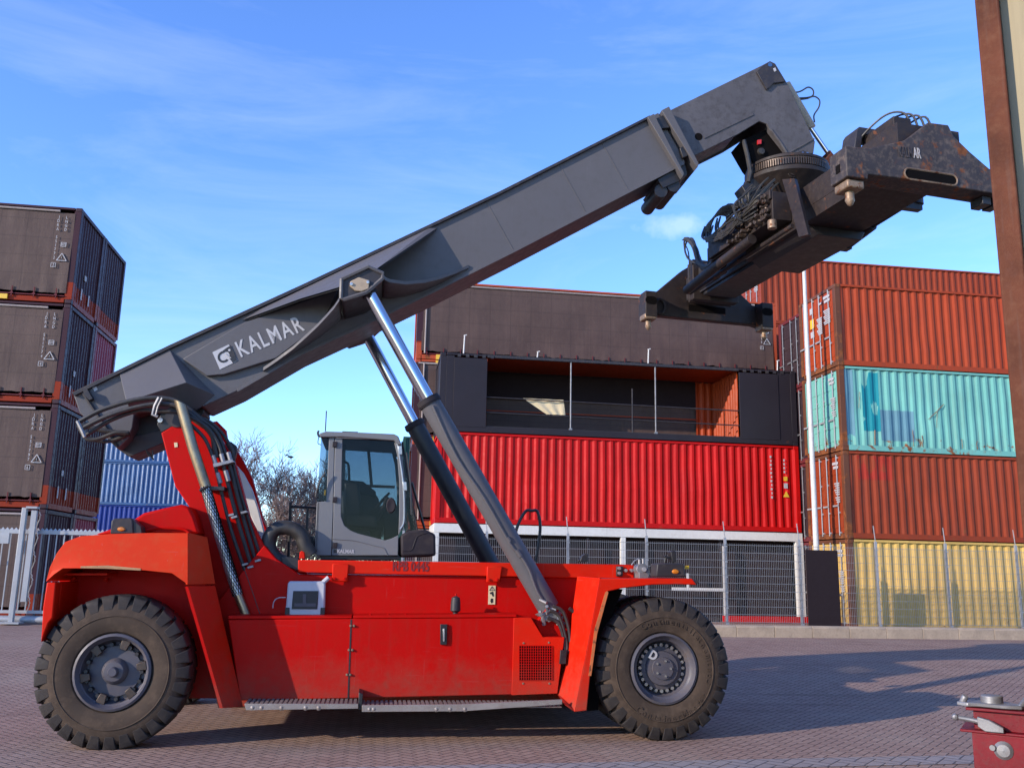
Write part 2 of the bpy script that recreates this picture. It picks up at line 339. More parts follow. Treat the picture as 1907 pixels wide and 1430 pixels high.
M['c_yellow'] = cont_mat('yellow_container_paint', (.55, .355, .095), .24, streak=.6, dustc=(.30, .17, .07))
M['c_rust'] = cont_mat('rusty_brown_post_paint', (.11, .040, .020), .7)
M['c_red'] = cont_mat('bright_red_container_paint', (.43, .0020, .0015), .0, streak=.10, rough=.5)
M['c_blue'] = cont_mat('light_blue_container_paint', (.034, .088, .22), .0, streak=.1, rough=.28, spec=.6)
M['c_navy'] = cont_mat('deep_blue_container_paint', (.012, .035, .20), .0, streak=.1)
M['c_black'] = cont_mat('anthracite_container_paint', (.020, .016, .021), .0, streak=.1)
M['c_in'] = cont_mat('orange_interior_paint', (.30, .040, .007), .0, streak=.1)
M['c_cream'] = cont_mat('cream_container_paint', (.30, .25, .155), .12, streak=.8)
M['c_green'] = cont_mat('dark_green_container_paint', (.02, .07, .06), .1)
M['c_grey'] = cont_mat('grey_steel_rail_paint', (.30, .25, .23), .2)
def paving(name, c0, c1, joint, size=.1, ang=R(53.3), soldier=False):
    m, t, b = newmat(name); g = G(t); v = g.coord((1 / size, 1 / size, 1), 'Object', (0, 0, -ang)); sp = g.n('ShaderNodeSeparateXYZ'); g.link(v, sp.inputs[0])
    x, y = sp.outputs[0], sp.outputs[1]
    i = g.math('FLOOR', x); j = g.math('FLOOR', y); fx = g.math('SUBTRACT', x, i); fy = g.math('SUBTRACT', y, j)
    k = g.math('SUBTRACT', i, j); k = g.math('SUBTRACT', k, g.math('MULTIPLY', g.math('FLOOR', g.math('DIVIDE', k, 4)), 4))
    eq = lambda q: g.math('COMPARE', k, q, .25)
    k0, k1, k2, k3 = eq(0), eq(1), eq(2), eq(3)
    dL = g.math('ADD', fx, k1); dR = g.math('ADD', g.math('SUBTRACT', 1, fx), k0); dB = g.math('ADD', fy, k2); dT = g.math('ADD', g.math('SUBTRACT', 1, fy), k3)
    d = g.math('MINIMUM', g.math('MINIMUM', dL, dR), g.math('MINIMUM', dB, dT))
    cb = g.n('ShaderNodeCombineXYZ'); g.link(g.math('SUBTRACT', i, k1), cb.inputs[0]); g.link(g.math('SUBTRACT', j, k2), cb.inputs[1])
    wn = g.n('ShaderNodeTexWhiteNoise', noise_dimensions='2D'); g.link(cb.outputs[0], wn.inputs[0])
    big = g.noise(g.coord((1, 1, 1)), .35, 5); mid = g.noise(g.coord((1, 1, 1)), 2.2, 6, .65); fine = g.noise(g.coord((1, 1, 1)), 70, 4, .7)
    c = g.mix(g.ramp(wn.outputs[0], 0, 1, .15, .85), c0, c1)
    c = g.mix(g.ramp(fine, .25, .75, 0, .55), c, tuple(q * .55 for q in c0)); c = g.mix(g.ramp(big, .35, .7, 0, .35), c, (.36, .255, .19)); c = g.mix(g.ramp(mid, .55, .8, 0, .5), c, tuple(q * .6 for q in c0))
    tn = g.noise(g.coord((.22, 2.6, 1), 'Object', (0, 0, -PSI - .12)), 1.0, 6, .6); c = g.mix(g.ramp(tn, .52, .72, 0, .42), c, tuple(q * .42 for q in c0))
    on_ = g.noise(g.coord((1, 1, 1)), .9, 8, .72, .5); c = g.mix(g.ramp(on_, .63, .70, 0, .55), c, tuple(q * .35 for q in c0))
    sn_ = g.noise(g.coord((1, 1, 1)), .55, 5); c = g.mix(g.math('MULTIPLY', g.ramp(sn_, .52, .66), g.ramp(d, .05, .2, .75, .12)), c, (.40, .31, .24))
    jm = g.ramp(d, .035, .085, 1, 0)
    c = g.mix(g.math('MULTIPLY', jm, .85), c, joint)
    g.link(c, b.inputs['Base Color']); b.inputs['Roughness'].default_value = .85; b.inputs['Specular IOR Level'].default_value = .25
    h = g.math('ADD', g.math('MULTIPLY', g.ramp(d, .02, .12), 1.0), g.math('MULTIPLY', fine, .35)); h = g.math('ADD', h, g.math('MULTIPLY', wn.outputs[0], .35))
    g.link(g.bump(h, .55, .008), b.inputs['Normal']); return m
M['paving'] = paving('herringbone_clay_pavers', (.30, .184, .142), (.42, .28, .215), (.036, .022, .016))
M['gutter'] = paving('grey_gutter_pavers', (.28, .245, .24), (.36, .32, .31), (.06, .05, .05), size=.14, ang=PSI + R(45))
M['concrete'] = paint('beige_concrete', (.36, .275, .195), .85, var=.2, dust=(.2, .15, .11), dustamt=.6, bump=.2, scale=2, streak=.2)
M['bark'] = paint('winter_bark', (.15, .115, .10), .9, var=.3, dustamt=.2, bump=.2)
M['twig'] = paint('winter_twigs', (.20, .138, .115), .9, var=.25, dustamt=0, bump=0)
M['scrub'] = paint('brown_scrub', (.15, .095, .065), .95, var=.4, dustamt=0, bump=0)
# ================================================================== ground
xs = sorted(set([-600, -300, -150, -90, -60] + [i * 1.5 for i in range(-26, 27)] + [60, 90, 150, 300, 600])); ys = sorted(set([-60, -20, -8] + [i * 1.0 for i in range(-4, 31)] + [34, 40, 60, 90, 150, 300, 600, 1200]))
g = MB(); g.add([(x, y, zg(x, y)) for y in ys for x in xs], [(j * len(xs) + i, j * len(xs) + i + 1, (j + 1) * len(xs) + i + 1, (j + 1) * len(xs) + i) for j in range(len(ys) - 1) for i in range(len(xs) - 1)])
tag(g.build('paved_yard', M['paving'], smooth=60), kind='structure')
def strip(name, n0, n1, dz, mat):
    b = MB(); k = 60; pts = []
    for i in range(k + 1):
        d = -45 + 90 * i / k
        for n in (n0, n1):
            p = YD(d, n); pts.append((p.x, p.y, zg(p.x, p.y) + dz))
    b.add(pts, [(2 * i, 2 * i + 2, 2 * i + 3, 2 * i + 1) for i in range(k)]); return tag(b.build(name, mat, smooth=60), kind='structure')
gn = hit(1600, 1413, Z * 0, Z).dot(N); strip('drain_gutter', gn - .42, gn, .005, M['gutter'])
kb = MB()
for i in range(1, 31): kb.prism([(22.25, zg(*YD(i, 22.2).xy) - .1), (22.25, zg(*YD(i, 22.2).xy) + .24), (22.29, zg(*YD(i, 22.2).xy) + .285), (22.5, zg(*YD(i, 22.2).xy) + .285), (22.5, zg(*YD(i, 22.2).xy) - .1)], i + .004, i + .996)
kb.v = [YD(p.y, p.x, p.z) for p in kb.v]
tag(kb.build('concrete_kerb', M['concrete'], bevel=.01), kind='structure')
# ================================================================== containers
def corr(mb, o, dx, nrm, L, z0, z1, pitch=.278, dep=.036, a0=0, Ls=None, ref=None):
    """trapezoidal corrugated sheet from o along dx; nrm points out"""
    o = Vector(o); dx = Vector(dx); nrm = Vector(nrm); n = max(1, round(L / pitch)); p = L / n; pr = []
    for i in range(n):
        for f, h in ((0, 0), (.26, 0), (.5, -dep), (.76, -dep)): pr.append(((i + f) * p, h))
    pr.append((L, 0)); pts = []
    for a, h in pr:
        for z in (z0, z0 + (z1 - z0) * .2, z0 + (z1 - z0) * .42, z0 + (z1 - z0) * .7, z1):
            sx_, sy_ = (o.x * 3, o.y) if ref is None else (ref[0] * 3, ref[1]); l_ = Ls or L
            dn = (.022 * noise.noise(((a + a0) * .9 + sx_, z * 1.1, l_ + sy_)) + .010 * noise.noise(((a + a0) * 3.1, z * 2.3, l_))) * (0 if (z in (z0, z1) and Ls is None) else 1)
            q = o + dx * (a + dn * .4) + nrm * (h + dn); pts.append((q.x, q.y, z))
    mb.add(pts, [(5 * i + k, 5 * i + 5 + k, 5 * i + 6 + k, 5 * i + k + 1) for i in range(len(pr) - 1) for k in range(4)])
CW = 2.438
def casting_mesh():
    b = MB(); b.box(-.089, .089, -.081, .081, -.059, .059); return b
cast_me = {}
def castings(root, L, Hh, mat, mi=0):
    for z in (.06, Hh - .06):
        for x in (.088, L - .088):
            for y in (.08, CW - .08):
                if y > 1 and z < 1: continue
                if mat.name not in cast_me:
                    o = casting_mesh().build('corner_casting', mat, root, bevel=.012); cast_me[mat.name] = o
                else:
                    o = cast_me[mat.name].copy(); COL.objects.link(o); o.parent = root
                o.location = (x, y, z)
def mark(mb, x, y, z, w, h, face='front'):            # thin printed mark
    if face == 'front': mb.box(x, x + w, y - .003, y, z, z + h)
    else: mb.box(x - .003, x, y, y + w, z, z + h)
def frame(L, Hh, post=.15):
    b = MB()
    for x in (0, L - post):
        for y in (0, CW - post): b.box(x, x + post, y, y + post, .118, Hh - .118)
    for y in (.004, CW - .074):
        b.box(post, L - post, y, y + .07, .012, .165); b.box(post, L - post, y, y + .07, Hh - .075, Hh - .004)
    for x in (.004, L - .104): b.box(x, x + .1, post, CW - post, .012, .16); b.box(x, x + .1, post, CW - post, Hh - .115, Hh - .006)
    return b
def container(label, org, L, Hh, body, frm, group, left='corr', right='corr', side='corr', doormat=None, railm=None, sidegap=True, post=.15, rz=PSI, name='shipping_container', endmat=None):
    root = thing(name, label, 'container', org, rz, group)
    frame(L, Hh, post).build('frame', frm, root, bevel=.008)
    castings(root, L, Hh, M['c_cast'] if frm == M['c_dark'] else frm)
    if side == 'corr':
        b = MB(); corr(b, (post, .03, 0), (1, 0, 0), (0, -1, 0), L - 2 * post, .16, Hh - .07); b.build('side_panel', body, root, smooth=0)
    b = MB(); corr(b, (post, CW - .03, 0), (1, 0, 0), (0, 1, 0), L - 2 * post, .16, Hh - .07); b.build('rear_panel', body, root, smooth=0)
    b = MB(); b.box(.05, L - .05, .05, CW - .05, Hh - .03, Hh - .012); b.build('roof_panel', body, root)
    b = MB(); b.box(.06, L - .06, .08, CW - .08, .05, .13); b.build('floor_frame', frm, root)
    for wh, x, nx in (('L', .05, -1), ('R', L - .05, 1)):
        st = left if wh == 'L' else right
        if st == 'corr':
            b = MB(); corr(b, (x, post, 0), (0, 1, 0), (nx, 0, 0), CW - 2 * post, .15, Hh - .11, .23, .045); b.build('end_panel', endmat or body, root, smooth=0)
        elif st == 'door':
            dw = (CW - 2 * post) / 2
            for k in (0, 1):
                y0 = post + k * dw; b = MB()
                b.box(x - .03, x + .02, y0 + .01, y0 + dw - .01, .17, Hh - .13)
                for q in range(5): z = .32 + q * (Hh - .75) / 4.6; b.box(x + nx * .030 - .012, x + nx * .030 + .012, y0 + .06, y0 + dw - .06, z, z + .34)
                d = b.build('door', doormat or body, root, bevel=.006)
                rb = MB()
                for yy in (y0 + .22, y0 + dw - .22):
                    rb.cyl((x + nx * .075, yy, .1), (x + nx * .075, yy, Hh - .09), .019, 8)
                    for z in (.16, .75, 1.6, Hh - .2): rb.box(x + nx * .04 - .03, x + nx * .04 + .04, yy - .05, yy + .05, z, z + .05)
                    rb.box(x + nx * .085 - .012, x + nx * .085 + .012, yy - .02, yy + .30, .95, 1.0)
                rb.build('lock_rod', M['dullsteel'] if (doormat or body) == M['c_plum'] else M['galv'], d)
    return root
def tarp_side(root, L, Hh, letters, x_txt, big=True, seed=0):
    """curtain side facing the yard: wavy tarpaulin, hem, rail, straps and stencilled numbers"""
    nx, nz_ = int(L * 7), 26; b = MB(); pts = []
    for i in range(nx + 1):
        x = .17 + (L - .34) * i / nx
        lo = .30 + .05 * noise.noise((x * 1.7, seed, 3)) + .035 * noise.noise((x * 6, seed, 8))
        for k in range(nz_ + 1):
            t = k / nz_; z = lo + (Hh - .19 - lo) * t
            w = .020 * noise.noise((x * 1.1, z * .7, seed)) + .012 * noise.noise((x * 4.5, z * .8, seed + 5)) + .03 * (1 - t) ** 6 * noise.noise((x * 5, seed, 1)) * 2
            pts.append((x, -.012 + w, z))
    b.add(pts, [(i * (nz_ + 1) + k, (i + 1) * (nz_ + 1) + k, (i + 1) * (nz_ + 1) + k + 1, i * (nz_ + 1) + k + 1) for i in range(nx) for k in range(nz_)])
    t = b.build('tarpaulin', M['tarp'], root, smooth=80, fix=False)
    b = MB(); b.tube([(.1 + i * .5, -.035 + .012 * noise.noise((i * .9, seed, 2)), Hh - .15) for i in range(int(L / .5))], .035, 8); b.build('curtain_rail', M['c_grey'], root)
    b = MB(); b.box(.2, L - .2, -.03, -.004, .19, .22)
    for i in range(int(L / .6)):
        x = .35 + i * .6; b.box(x, x + .025, -.05, -.02, .12, .42); b.box(x - .03, x + .05, -.06, -.02, .19, .24)
    b.build('curtain_strap', M['c_maroon'], root)
    if letters:
        b = MB()
        def col(txt, x, z, s):
            for ch in txt:
                if ch != ' ': add_text(b, ch, (x, -.045, z - s), (1, 0, 0), (0, 0, 1), s * 1.25, .0, .004, .78, True)
                z -= s * 1.22
            return z
        s = Hh * .035
        col('LNGD', x_txt + .22, Hh * .905, s); b.build('owner_code', M['letter'], root); b = MB(); z = col('JDRA ' + letters[:6], x_txt, Hh * .905, s)
        b.build('stencilled_number', M['letter'], root); b = MB(); x = x_txt; z2 = z - s * .9
        for (a, c2) in (((x - .06, z2), (x + .06, z2)), ((x - .06, z2 - .13), (x + .06, z2 - .13)), ((x - .06, z2), (x - .06, z2 - .13)), ((x + .06, z2), (x + .06, z2 - .13))):
            b.box(min(a[0], c2[0]) - .006, max(a[0], c2[0]) + .006, -.049, -.041, min(a[1], c2[1]) - .006, max(a[1], c2[1]) + .006)
        add_text(b, letters[7:], (x, -.045, z2 - .11), (1, 0, 0), (0, 0, 1), .125, .0, .004, .8, True)
        b.build('check_digit', M['letter'], root); b = MB()
        # hazard triangle and rounded panel mark
        tx_, tz = x_txt + .21, Hh * .43; w = .135; P = [(tx_ - w, tz), (tx_ + w, tz), (tx_, tz + w * 1.65)]
        for i in range(3): b.tube([(P[i][0], -.045, P[i][1]), (P[(i + 1) % 3][0], -.045, P[(i + 1) % 3][1])], .013, 4)
        add_text(b, '!', (tx_, -.045, tz + .035), (1, 0, 0), (0, 0, 1), .12, .0, .004, .8, True)
        b.build('hazard_triangle', M['letter'], root); b = MB()
        tz = Hh * .575
        for q in range(4): b.box(tx_ - .055, tx_ + .065, -.049, -.041, tz + q * .04, tz + q * .04 + .014)
        b.box(tx_ - .07, tx_ - .055, -.049, -.041, tz, tz + .135); b.box(tx_ + .065, tx_ + .08, -.049, -.041, tz, tz + .135)
        b.build('panel_mark', M['letter'], root)
    return t
CZ = .39
# ---- left-hand stack: curtain-sided containers in front, a second row behind
LH = 2.946; Lp = Vector((-12.8237, 25.4098, 0)); GL = 'container stacks on the left'
ends = ['bottom', 'second', 'third', 'topmost']
nums = [None, '551797 6', '551774 4', '551772 3']
llab = ['brown curtain sided container at ground level behind the galvanised gate',
        'brown curtain sided container marked JDRA 551797, just above the gate top',
        'brown curtain sided container marked JDRA 551774, third up beside the boom tail',
        'brown curtain sided container marked JDRA 551772, topmost of the left stack']
for k in range(4):
    c = container(llab[k], Lp - D * 12.19 + Z * (CZ - .05 + LH * k), 12.19, LH - .02, M['c_dark'], M['c_dark'], GL, side='none', post=.2)
    tarp_side(c, 12.19, LH - .02, nums[k], 12.19 - .60, seed=k * 7)
    if k > 0:
        b = MB()
        for y in (.75, 1.45): mark(b, 12.19 - .03, y, .34, .10, .34, 'R'); b.v[-8:] = [p + Vector((.03, 0, 0)) for p in b.v[-8:]]
        b.box(12.15, 12.175, 1.0, 1.14, 1.0, 1.16)
        b.build('printed_mark', M['dullletter'], c)
    b = MB(); b.box(12.19 - 2.0, 12.19 - 1.72, -.07, -.012, .02, .16); b.build('twist_lock', M['yellow'], c)
for k, (mt, lb) in enumerate([('c_pink', 'red container at ground level, second row of the left stack behind the gate bars'), ('c_dark', 'dark plum container second row, dark end with orange red foot above the gate'),
                              ('c_pink', 'crimson ended container in the second row, between two plum ends beside the boom tail'), ('c_dark', 'plum container at the top back of the left stack, its end against the sky')]):
    container(lb, Lp - D * 12.19 + N * (CW + .06) + Z * (CZ - .05 + LH * k), 12.19, LH - .02, M[mt], M[mt] if mt != 'c_pink' else M['c_maroon'], GL, post=.16)
# ---- blue stack far behind the machine's tail
GB = 'blue containers far behind'
for k, (mt, lb) in enumerate([('c_navy', 'deep blue container at the foot of the far blue stack'), ('c_navy', 'deep blue container showing just over the red engine hood'),
                              ('c_blue', 'light blue container between the boom tail and red hood, lower of the light pair'), ('c_blue', 'light blue container under the boom tail, topmost of the far blue stack')]):
    container(lb, YD(-23.4, 58, CZ - .3 + 2.56 * k), 12.19, 2.55, M[mt], M[mt], GB)
# ---- right-hand stack
Rp = Vector((9.8803, 26.8577, 0)); C = 2.591; GR = 'container stack on the right'
def stickers(c, rows, mat='letter', L0=0):
    cl = []
    for r_ in rows:                                   # rows that sit close together make one label
        for k in cl:
            if any(abs(r_[0] - q[0]) < .2 and abs(r_[1] - q[1]) < .20 for q in k): k.append(r_); break
        else: cl.append([r_])
    for k in cl:
        b = MB()
        for (y, z, w, h) in k: b.box(-.026 + L0, -.018 + L0, y, y + w, z, z + h)
        b.build('door_label', M[mat], c)
def txtrows(y, z, w, n, h=.035, gap=.065): return [(y, z - i * gap, w * (1 - .12 * (i % 3)), h) for i in range(n)]
rows = [('c_yellow', 'c_rust', 'yellow container with rusty post at ground level behind the mesh fence'), ('c_brick', 'c_rust', 'brick red container resting on the yellow one, shaded doors'),
        ('c_teal', 'c_rust', 'turquoise container with rust streaks and dark teal patch'), ('c_orange', 'c_rust', 'orange red container on top of the turquoise one, sunlit doors with labels')]
rowc = []
for k, (mt, fm, lb) in enumerate(rows):
    c = container(lb, Rp + Z * (CZ + C * k), 12.19, C - .012, M[mt], M[fm], GR, left='door', doormat=M[mt], post=.17); rowc.append(c)
    b = MB(); b.box(.2, 12.0, -.004, .0, .015, .17); b.box(.2, 12.0, -.003, 0, C - .085, C - .02); b.build('bottom_rail', M[mt], c)
    rr = txtrows(.30, 2.2, .34, 2, .08, .12) + txtrows(.28, 1.62, .30, 6) + txtrows(.28, 1.2, .26, 3)
    if k == 3: rr = txtrows(.30, 2.25, .40, 2, .09, .13) + [(.82, 2.16, .2, .06)] + txtrows(.32, 1.85, .42, 8, .04, .06) + txtrows(.85, 1.7, .34, 9, .045, .062) + [(1.42, 2.0, .2, .2), (1.4, 1.22, .22, .2)]
    stickers(c, rr)
    if k == 3: stickers(c, [(1.38, 1.52, .24, .3)], 'yellow')
# teal repair patch, grey patches, rust on the turquoise box
PW_ = (12.19 - .34) / 43; c = rowc[2]; b = MB(); corr(b, (.17 + PW_ * 2, .026, 0), (1, 0, 0), (0, -1, 0), PW_ * 2, .62, 2.42, PW_, a0=PW_ * 2, Ls=12.19 - .34, ref=(.17, .03)); b.build('repainted_patch', M['c_tealdark'], c, smooth=0)
M['c_patch'] = cont_mat('faded_blue_grey_patch', (.10, .22, .27), .06)
b = MB(); corr(b, (.17 + PW_ * 4, .026, 0), (1, 0, 0), (0, -1, 0), PW_ * 4, .35, 1.28, PW_, a0=PW_ * 4, Ls=12.19 - .34, ref=(.17, .03)); b.build('faded_patch', M['c_patch'], c, smooth=0)
b = MB(); corr(b, (.17, .026, 0), (1, 0, 0), (0, -1, 0), PW_ * 1, .17, 2.5, PW_, Ls=12.19 - .34, ref=(.17, .03)); b.build('faded_patch', M['c_patch'], c, smooth=0)
M['c_streak'] = cont_mat('rust_streaks', (.20, .075, .028), .6)
b = MB()
for (x, z, dx, dz, r) in [(2.85, 1.05, .55, .5, .035), (3.1, .8, .05, .5, .022), (1.05, .2, .02, .45, .06), (2.3, .2, .01, .5, .03), (2.6, .2, .01, .35, .035), (3.9, .2, 0, .3, .03), (4.4, .2, 0, .25, .03), (.6, 1.3, .05, .5, .02)]:
    pts = [(x + dx * t / 5 + .03 * noise.noise((x, t, 1)), .02, z + dz * t / 5) for t in range(6)]; b.tube(pts, [r * .55 * (.4 + .8 * abs(noise.noise((x, t * 1.3, 4)))) for t in range(6)], 5)
b.build('rust_streak', M['c_streak'], c)
M['c_deeporange'] = cont_mat('deep_red_patch', (.28, .020, .008), .05)
b = MB(); corr(b, (.17 + PW_ * 1, .026, 0), (1, 0, 0), (0, -1, 0), PW_ * 4, 1.75, 2.45, PW_, a0=PW_, Ls=12.19 - .34, ref=(.17, .03)); b.build('repainted_patch', M['c_deeporange'], rowc[1], smooth=0)
r2 = ['dark maroon container in second row behind the orange one, shaded doors', 'brown container second row behind the turquoise one', 'brown container second row behind the brick red one', 'brown container second row behind the yellow one'][::-1]
for k in range(4): container(r2[k], Rp + N * (CW + .05) + D * .42 + Z * (CZ + C * k), 12.19, C - .012, M['c_maroon'] if k == 3 else M['c_plum'], M['c_maroon'], GR, left='door', doormat=M['c_plum'])
r3 = ['brick red container of the rearmost right row at ground level', 'brick red container of the rearmost right row, second level', 'brick red container of the rearmost right row, third level', 'brick red container of the rearmost right row, fourth level, mostly hidden', 'brick red container highest on the right, its long side rising above the orange one']
for k in range(5):
    c = container(r3[k], YD(15.25, 34.1, CZ + 2.896 * k), 12.19, 2.885, M['c_brick'], M['c_brick'], GR, left='door')
    if k in (3, 4): stickers(c, txtrows(.25, 2.3, .4, 2, .1, .15) + txtrows(.25, 1.8, .4, 6))
# ---- middle stack
Bp = Vector((-2.3328, 28.7838, 0)); HC = 2.896; GM = 'middle container stack'
red = container('bright red container between the white portal unit and the black one', Bp + Z * (CZ + HC), 12.19, HC - .01, M['c_red'], M['c_red'], GM)
b = MB()
for i in range(11): b.box(11.18 - .028 + .02 * (i % 2), 11.18 + .03, -.006, .002, 2.45 - i * .135, 2.45 - i * .135 + .08)
for i in range(4): b.box(11.63, 11.68, -.006, .002, 2.35 - i * .13, 2.35 - i * .13 + .08)
b.box(11.62, 11.75, -.006, .002, 1.45, 1.62); b.build('printed_mark', M['letter'], red)
b = MB(); b.box(11.62, 11.75, -.006, .002, 1.70, 1.84); b.prism([(11.58, 1.16), (11.80, 1.16), (11.69, 1.36)], -.006, .002); b.build('hazard_mark', M['yellow'], red)
# black gallery unit with an opening and railing
bl = thing('gallery_container', 'black container unit with a long open gallery and railing on the red container', 'container', Bp + Z * (CZ + 2 * HC), PSI, GM)
BL, BHt = 12.19, C
frame(BL, BHt, .2).build('frame', M['c_black'], bl, bevel=.01); castings(bl, BL, BHt, M['c_black'])
XA, XB = 1.53, 10.15
b = MB(); b.box(.45, XA, -.02, .03, .17, 2.44); b.box(.2, .45, .0, .05, .16, 2.50); b.build('front_panel', M['c_black'], bl, bevel=.006)
b = MB(); b.box(XB, 11.55, -.02, .03, .17, 2.44); b.box(11.55, 11.99, .0, .05, .16, 2.50); b.build('front_panel', M['c_black'], bl, bevel=.006)
b = MB(); b.box(.2, BL - .2, -.01, .12, .02, .21); b.build('sill_beam', M['c_black'], bl)
b = MB(); b.box(XA, XB, -.006, .10, 2.49, 2.585); b.build('lintel_beam', M['darkgrey'], bl)
b = MB(); b.box(.2, BL - .2, .1, CW - .1, .16, .24); b.build('floor', M['darkgrey'], bl)
b = MB(); b.box(.1, BL - .1, .06, CW - .05, BHt - .05, BHt - .014); b.build('ceiling', M['c_in'], bl)
b = MB(); corr(b, (XB - .02, .1, 0), (0, 1, 0), (-1, 0, 0), CW - .2, .24, BHt - .06, .23, .045); corr(b, (XA + .02, CW - .1, 0), (0, -1, 0), (1, 0, 0), CW - .2, .24, BHt - .06, .23, .045); b.build('inner_wall', M['c_in'], bl, smooth=0)
b = MB(); corr(b, (9.45, CW - .08, 0), (1, 0, 0), (0, -1, 0), .75, .24, BHt - .06, .23, .04); b.build('inner_rear_wall', M['c_in'], bl, smooth=0)
b = MB(); b.box(.03, .06, .2, CW - .2, .16, 2.48); b.box(BL - .06, BL - .03, .2, CW - .2, .16, 2.48); b.build('end_panel', M['c_black'], bl)
b = MB(); b.box(XA, 9.45, CW - .1, CW - .06, 1.60, 2.5); b.build('back_shade_sheet', M['void2'], bl)  # dark sheet standing in for the shade at the gallery's open back
b = MB(); b.box(XA, 9.45, CW - .14, CW - .10, 1.12, 1.16); b.build('orange_rail', M['c_in'], bl)
for x in (4.33, 7.22):
    b = MB(); b.cyl((x, .05, .2), (x, .05, 2.5), .026, 8); b.box(x - .05, x + .05, 0, .1, .21, .27); b.build('railing_post', M['dullsteel'], bl)
b = MB(); b.cyl((6.42, .05, .2), (6.42, .05, 1.7), .022, 8); b.build('railing_post', M['darkgrey'], bl)
for z in (1.12, .62): b = MB(); b.cyl((XA, .06, z + .06), (XB, .06, z), .022, 8); b.build('railing_bar', M['darkgrey'], bl)
b = MB()
for x in [.55 + .27 * i for i in range(5)] + [10.3 + .27 * i for i in range(6)]: b.box(x, x + .11, -.025, .0, 2.46, 2.56)
b.build('roof_cleat', M['darkgrey'], bl)
for x, h in ((.75, .62), (7.0, .5), (11.6, .35), (3.2, .2)):
    o = thing('roof_hook', ['white hooked rod standing at the left end of the black unit roof', 'white rod standing mid roof of the black unit', 'short white rod near the right end of the black unit roof', 'stubby rod on the black unit roof left of centre'][[.75, 7.0, 11.6, 3.2].index(x)], 'rod', Bp + Z * (CZ + 2 * HC + C) + D * x + N * .12, PSI, 'rods on the black roof')
    b = MB(); b.cyl((0, 0, -.02), (.02, 0, h), .022, 8); b.build('rod', M['white'], o); b = MB(); b.cyl((-.01, 0, h), (.09, 0, h + .03), .018, 8); b.build('hook', M['white'], o)
b = MB(); nx_ = 16; pts = []
for i in range(nx_ + 1):
    for k in range(9):
        t = k / 8; x = 2.75 + .10 * k + (1.35 - .09 * k) * i / nx_; pts.append((x, .14 + .018 * math.sin(i * 1.1 + k * .2), 1.22 - .5 * t))
b.add(pts, [(i * 9 + k, i * 9 + 9 + k, i * 9 + 10 + k, i * 9 + k + 1) for i in range(nx_) for k in range(8)])
cl = b.build('hanging_cloth', M['sticker'], None); cl.matrix_world = bl.matrix_basis.copy() if False else Matrix.Translation(Bp + Z * (CZ + 2 * HC)) @ Matrix.Rotation(PSI, 4, 'Z')
tag(cl, 'pale cloth hanging behind the gallery railing of the black unit', 'cloth')
# white portal unit on the ground
wf = thing('portal_unit', 'white steel portal frame unit under the bright red container', 'container', Bp + Z * CZ, PSI, GM)
b = MB(); b.box(-.02, 12.2, -.02, .14, HC - .30, HC - .02); b.box(-.02, .14, .14, CW, HC - .30, HC - .02); b.box(12.05, 12.2, .14, CW, HC - .30, HC - .02); b.box(0, 12.19, CW - .14, CW, HC - .3, HC - .02); b.build('top_beam', M['white'], wf, bevel=.01)
for x, w in ((-.02, .17), (6.0, .16), (11.95, .26)): b = MB(); b.box(x, x + w, -.02, .16, 0, HC - .305); b.build('post', M['white'], wf, bevel=.008)
for x in (4.9, 9.35): b = MB(); b.box(x, x + .08, .1, .18, 0, HC - .305); b.build('window_mullion', M['plastic'], wf)
b = MB(); b.box(9.44, 9.51, .08, .16, .02, 2.4); b.box(7.7, 9.5, .06, .1, .95, 1.05); b.box(8.2, 8.28, .06, .1, 1.05, 1.5); b.build('window_frame', M['white'], wf)
b = MB(); b.box(.15, 12.0, .5, .56, 0, HC - .3); b.build('dark_glazing', M['void2'], wf); b = MB(); b.box(.1, 12.1, .2, CW, .02, .12); b.build('floor', M['darkgrey'], wf)
b = MB(); b.box(9.3, 12.4, -.3, -.12, .0, .2); tag(b.build('red_plinth', M['c_red']), 'low red plinth on the ground at the foot of the white portal unit', 'plinth'); bpy.data.objects['red_plinth'].matrix_world = Matrix.Translation(Bp + Z * CZ) @ Matrix.Rotation(PSI, 4, 'Z')
# tarpaulin stack directly behind
TN, TL = 31.35, 13.45; GT = 'brown curtain sided stack in the middle'
tl = ['brown curtain sided container at the foot of the rear middle stack', 'brown curtain sided container at second level of the rear middle stack', 'brown curtain sided container seen through the black gallery', 'brown curtain sided container towering over the black gallery unit']
for k in range(4):
    c = container(tl[k], YD(1.13, TN, CZ + 2.90 * k), TL, 2.89, M['c_dark'], M['c_rail'] if k < 4 else M['c_dark'], GT, side='none', post=.2)
    tarp_side(c, TL, 2.89, '551816 5' if k == 3 else None, TL - .62, seed=30 + k)
    b = MB(); b.box(.7, .95, -.06, -.012, .0, .17); b.box(.7, .95, -.06, -.012, 2.72, 2.86); b.build('twist_lock', M['yellow'], c)
    b = MB(); b.box(-.006, .2, -.008, .2, .6, 2.77); b.build('post_sleeve', M['c_dark'], c); b = MB(); b.cyl((.30, -.05, .2), (.30, -.05, 2.75), .03, 8); b.build('curtain_pole', M['c_grey'], c)
for k in range(3): container(['dark green container far behind at ground level beside the cab', 'dark green container far behind at second level beside the cab', 'dark green container far behind, highest seen left of the cylinders'][k], YD(1.2, 46, CZ + 2.6 * k + .2), 6.06, 2.59, M['c_green'], M['c_green'], 'dark green stack')
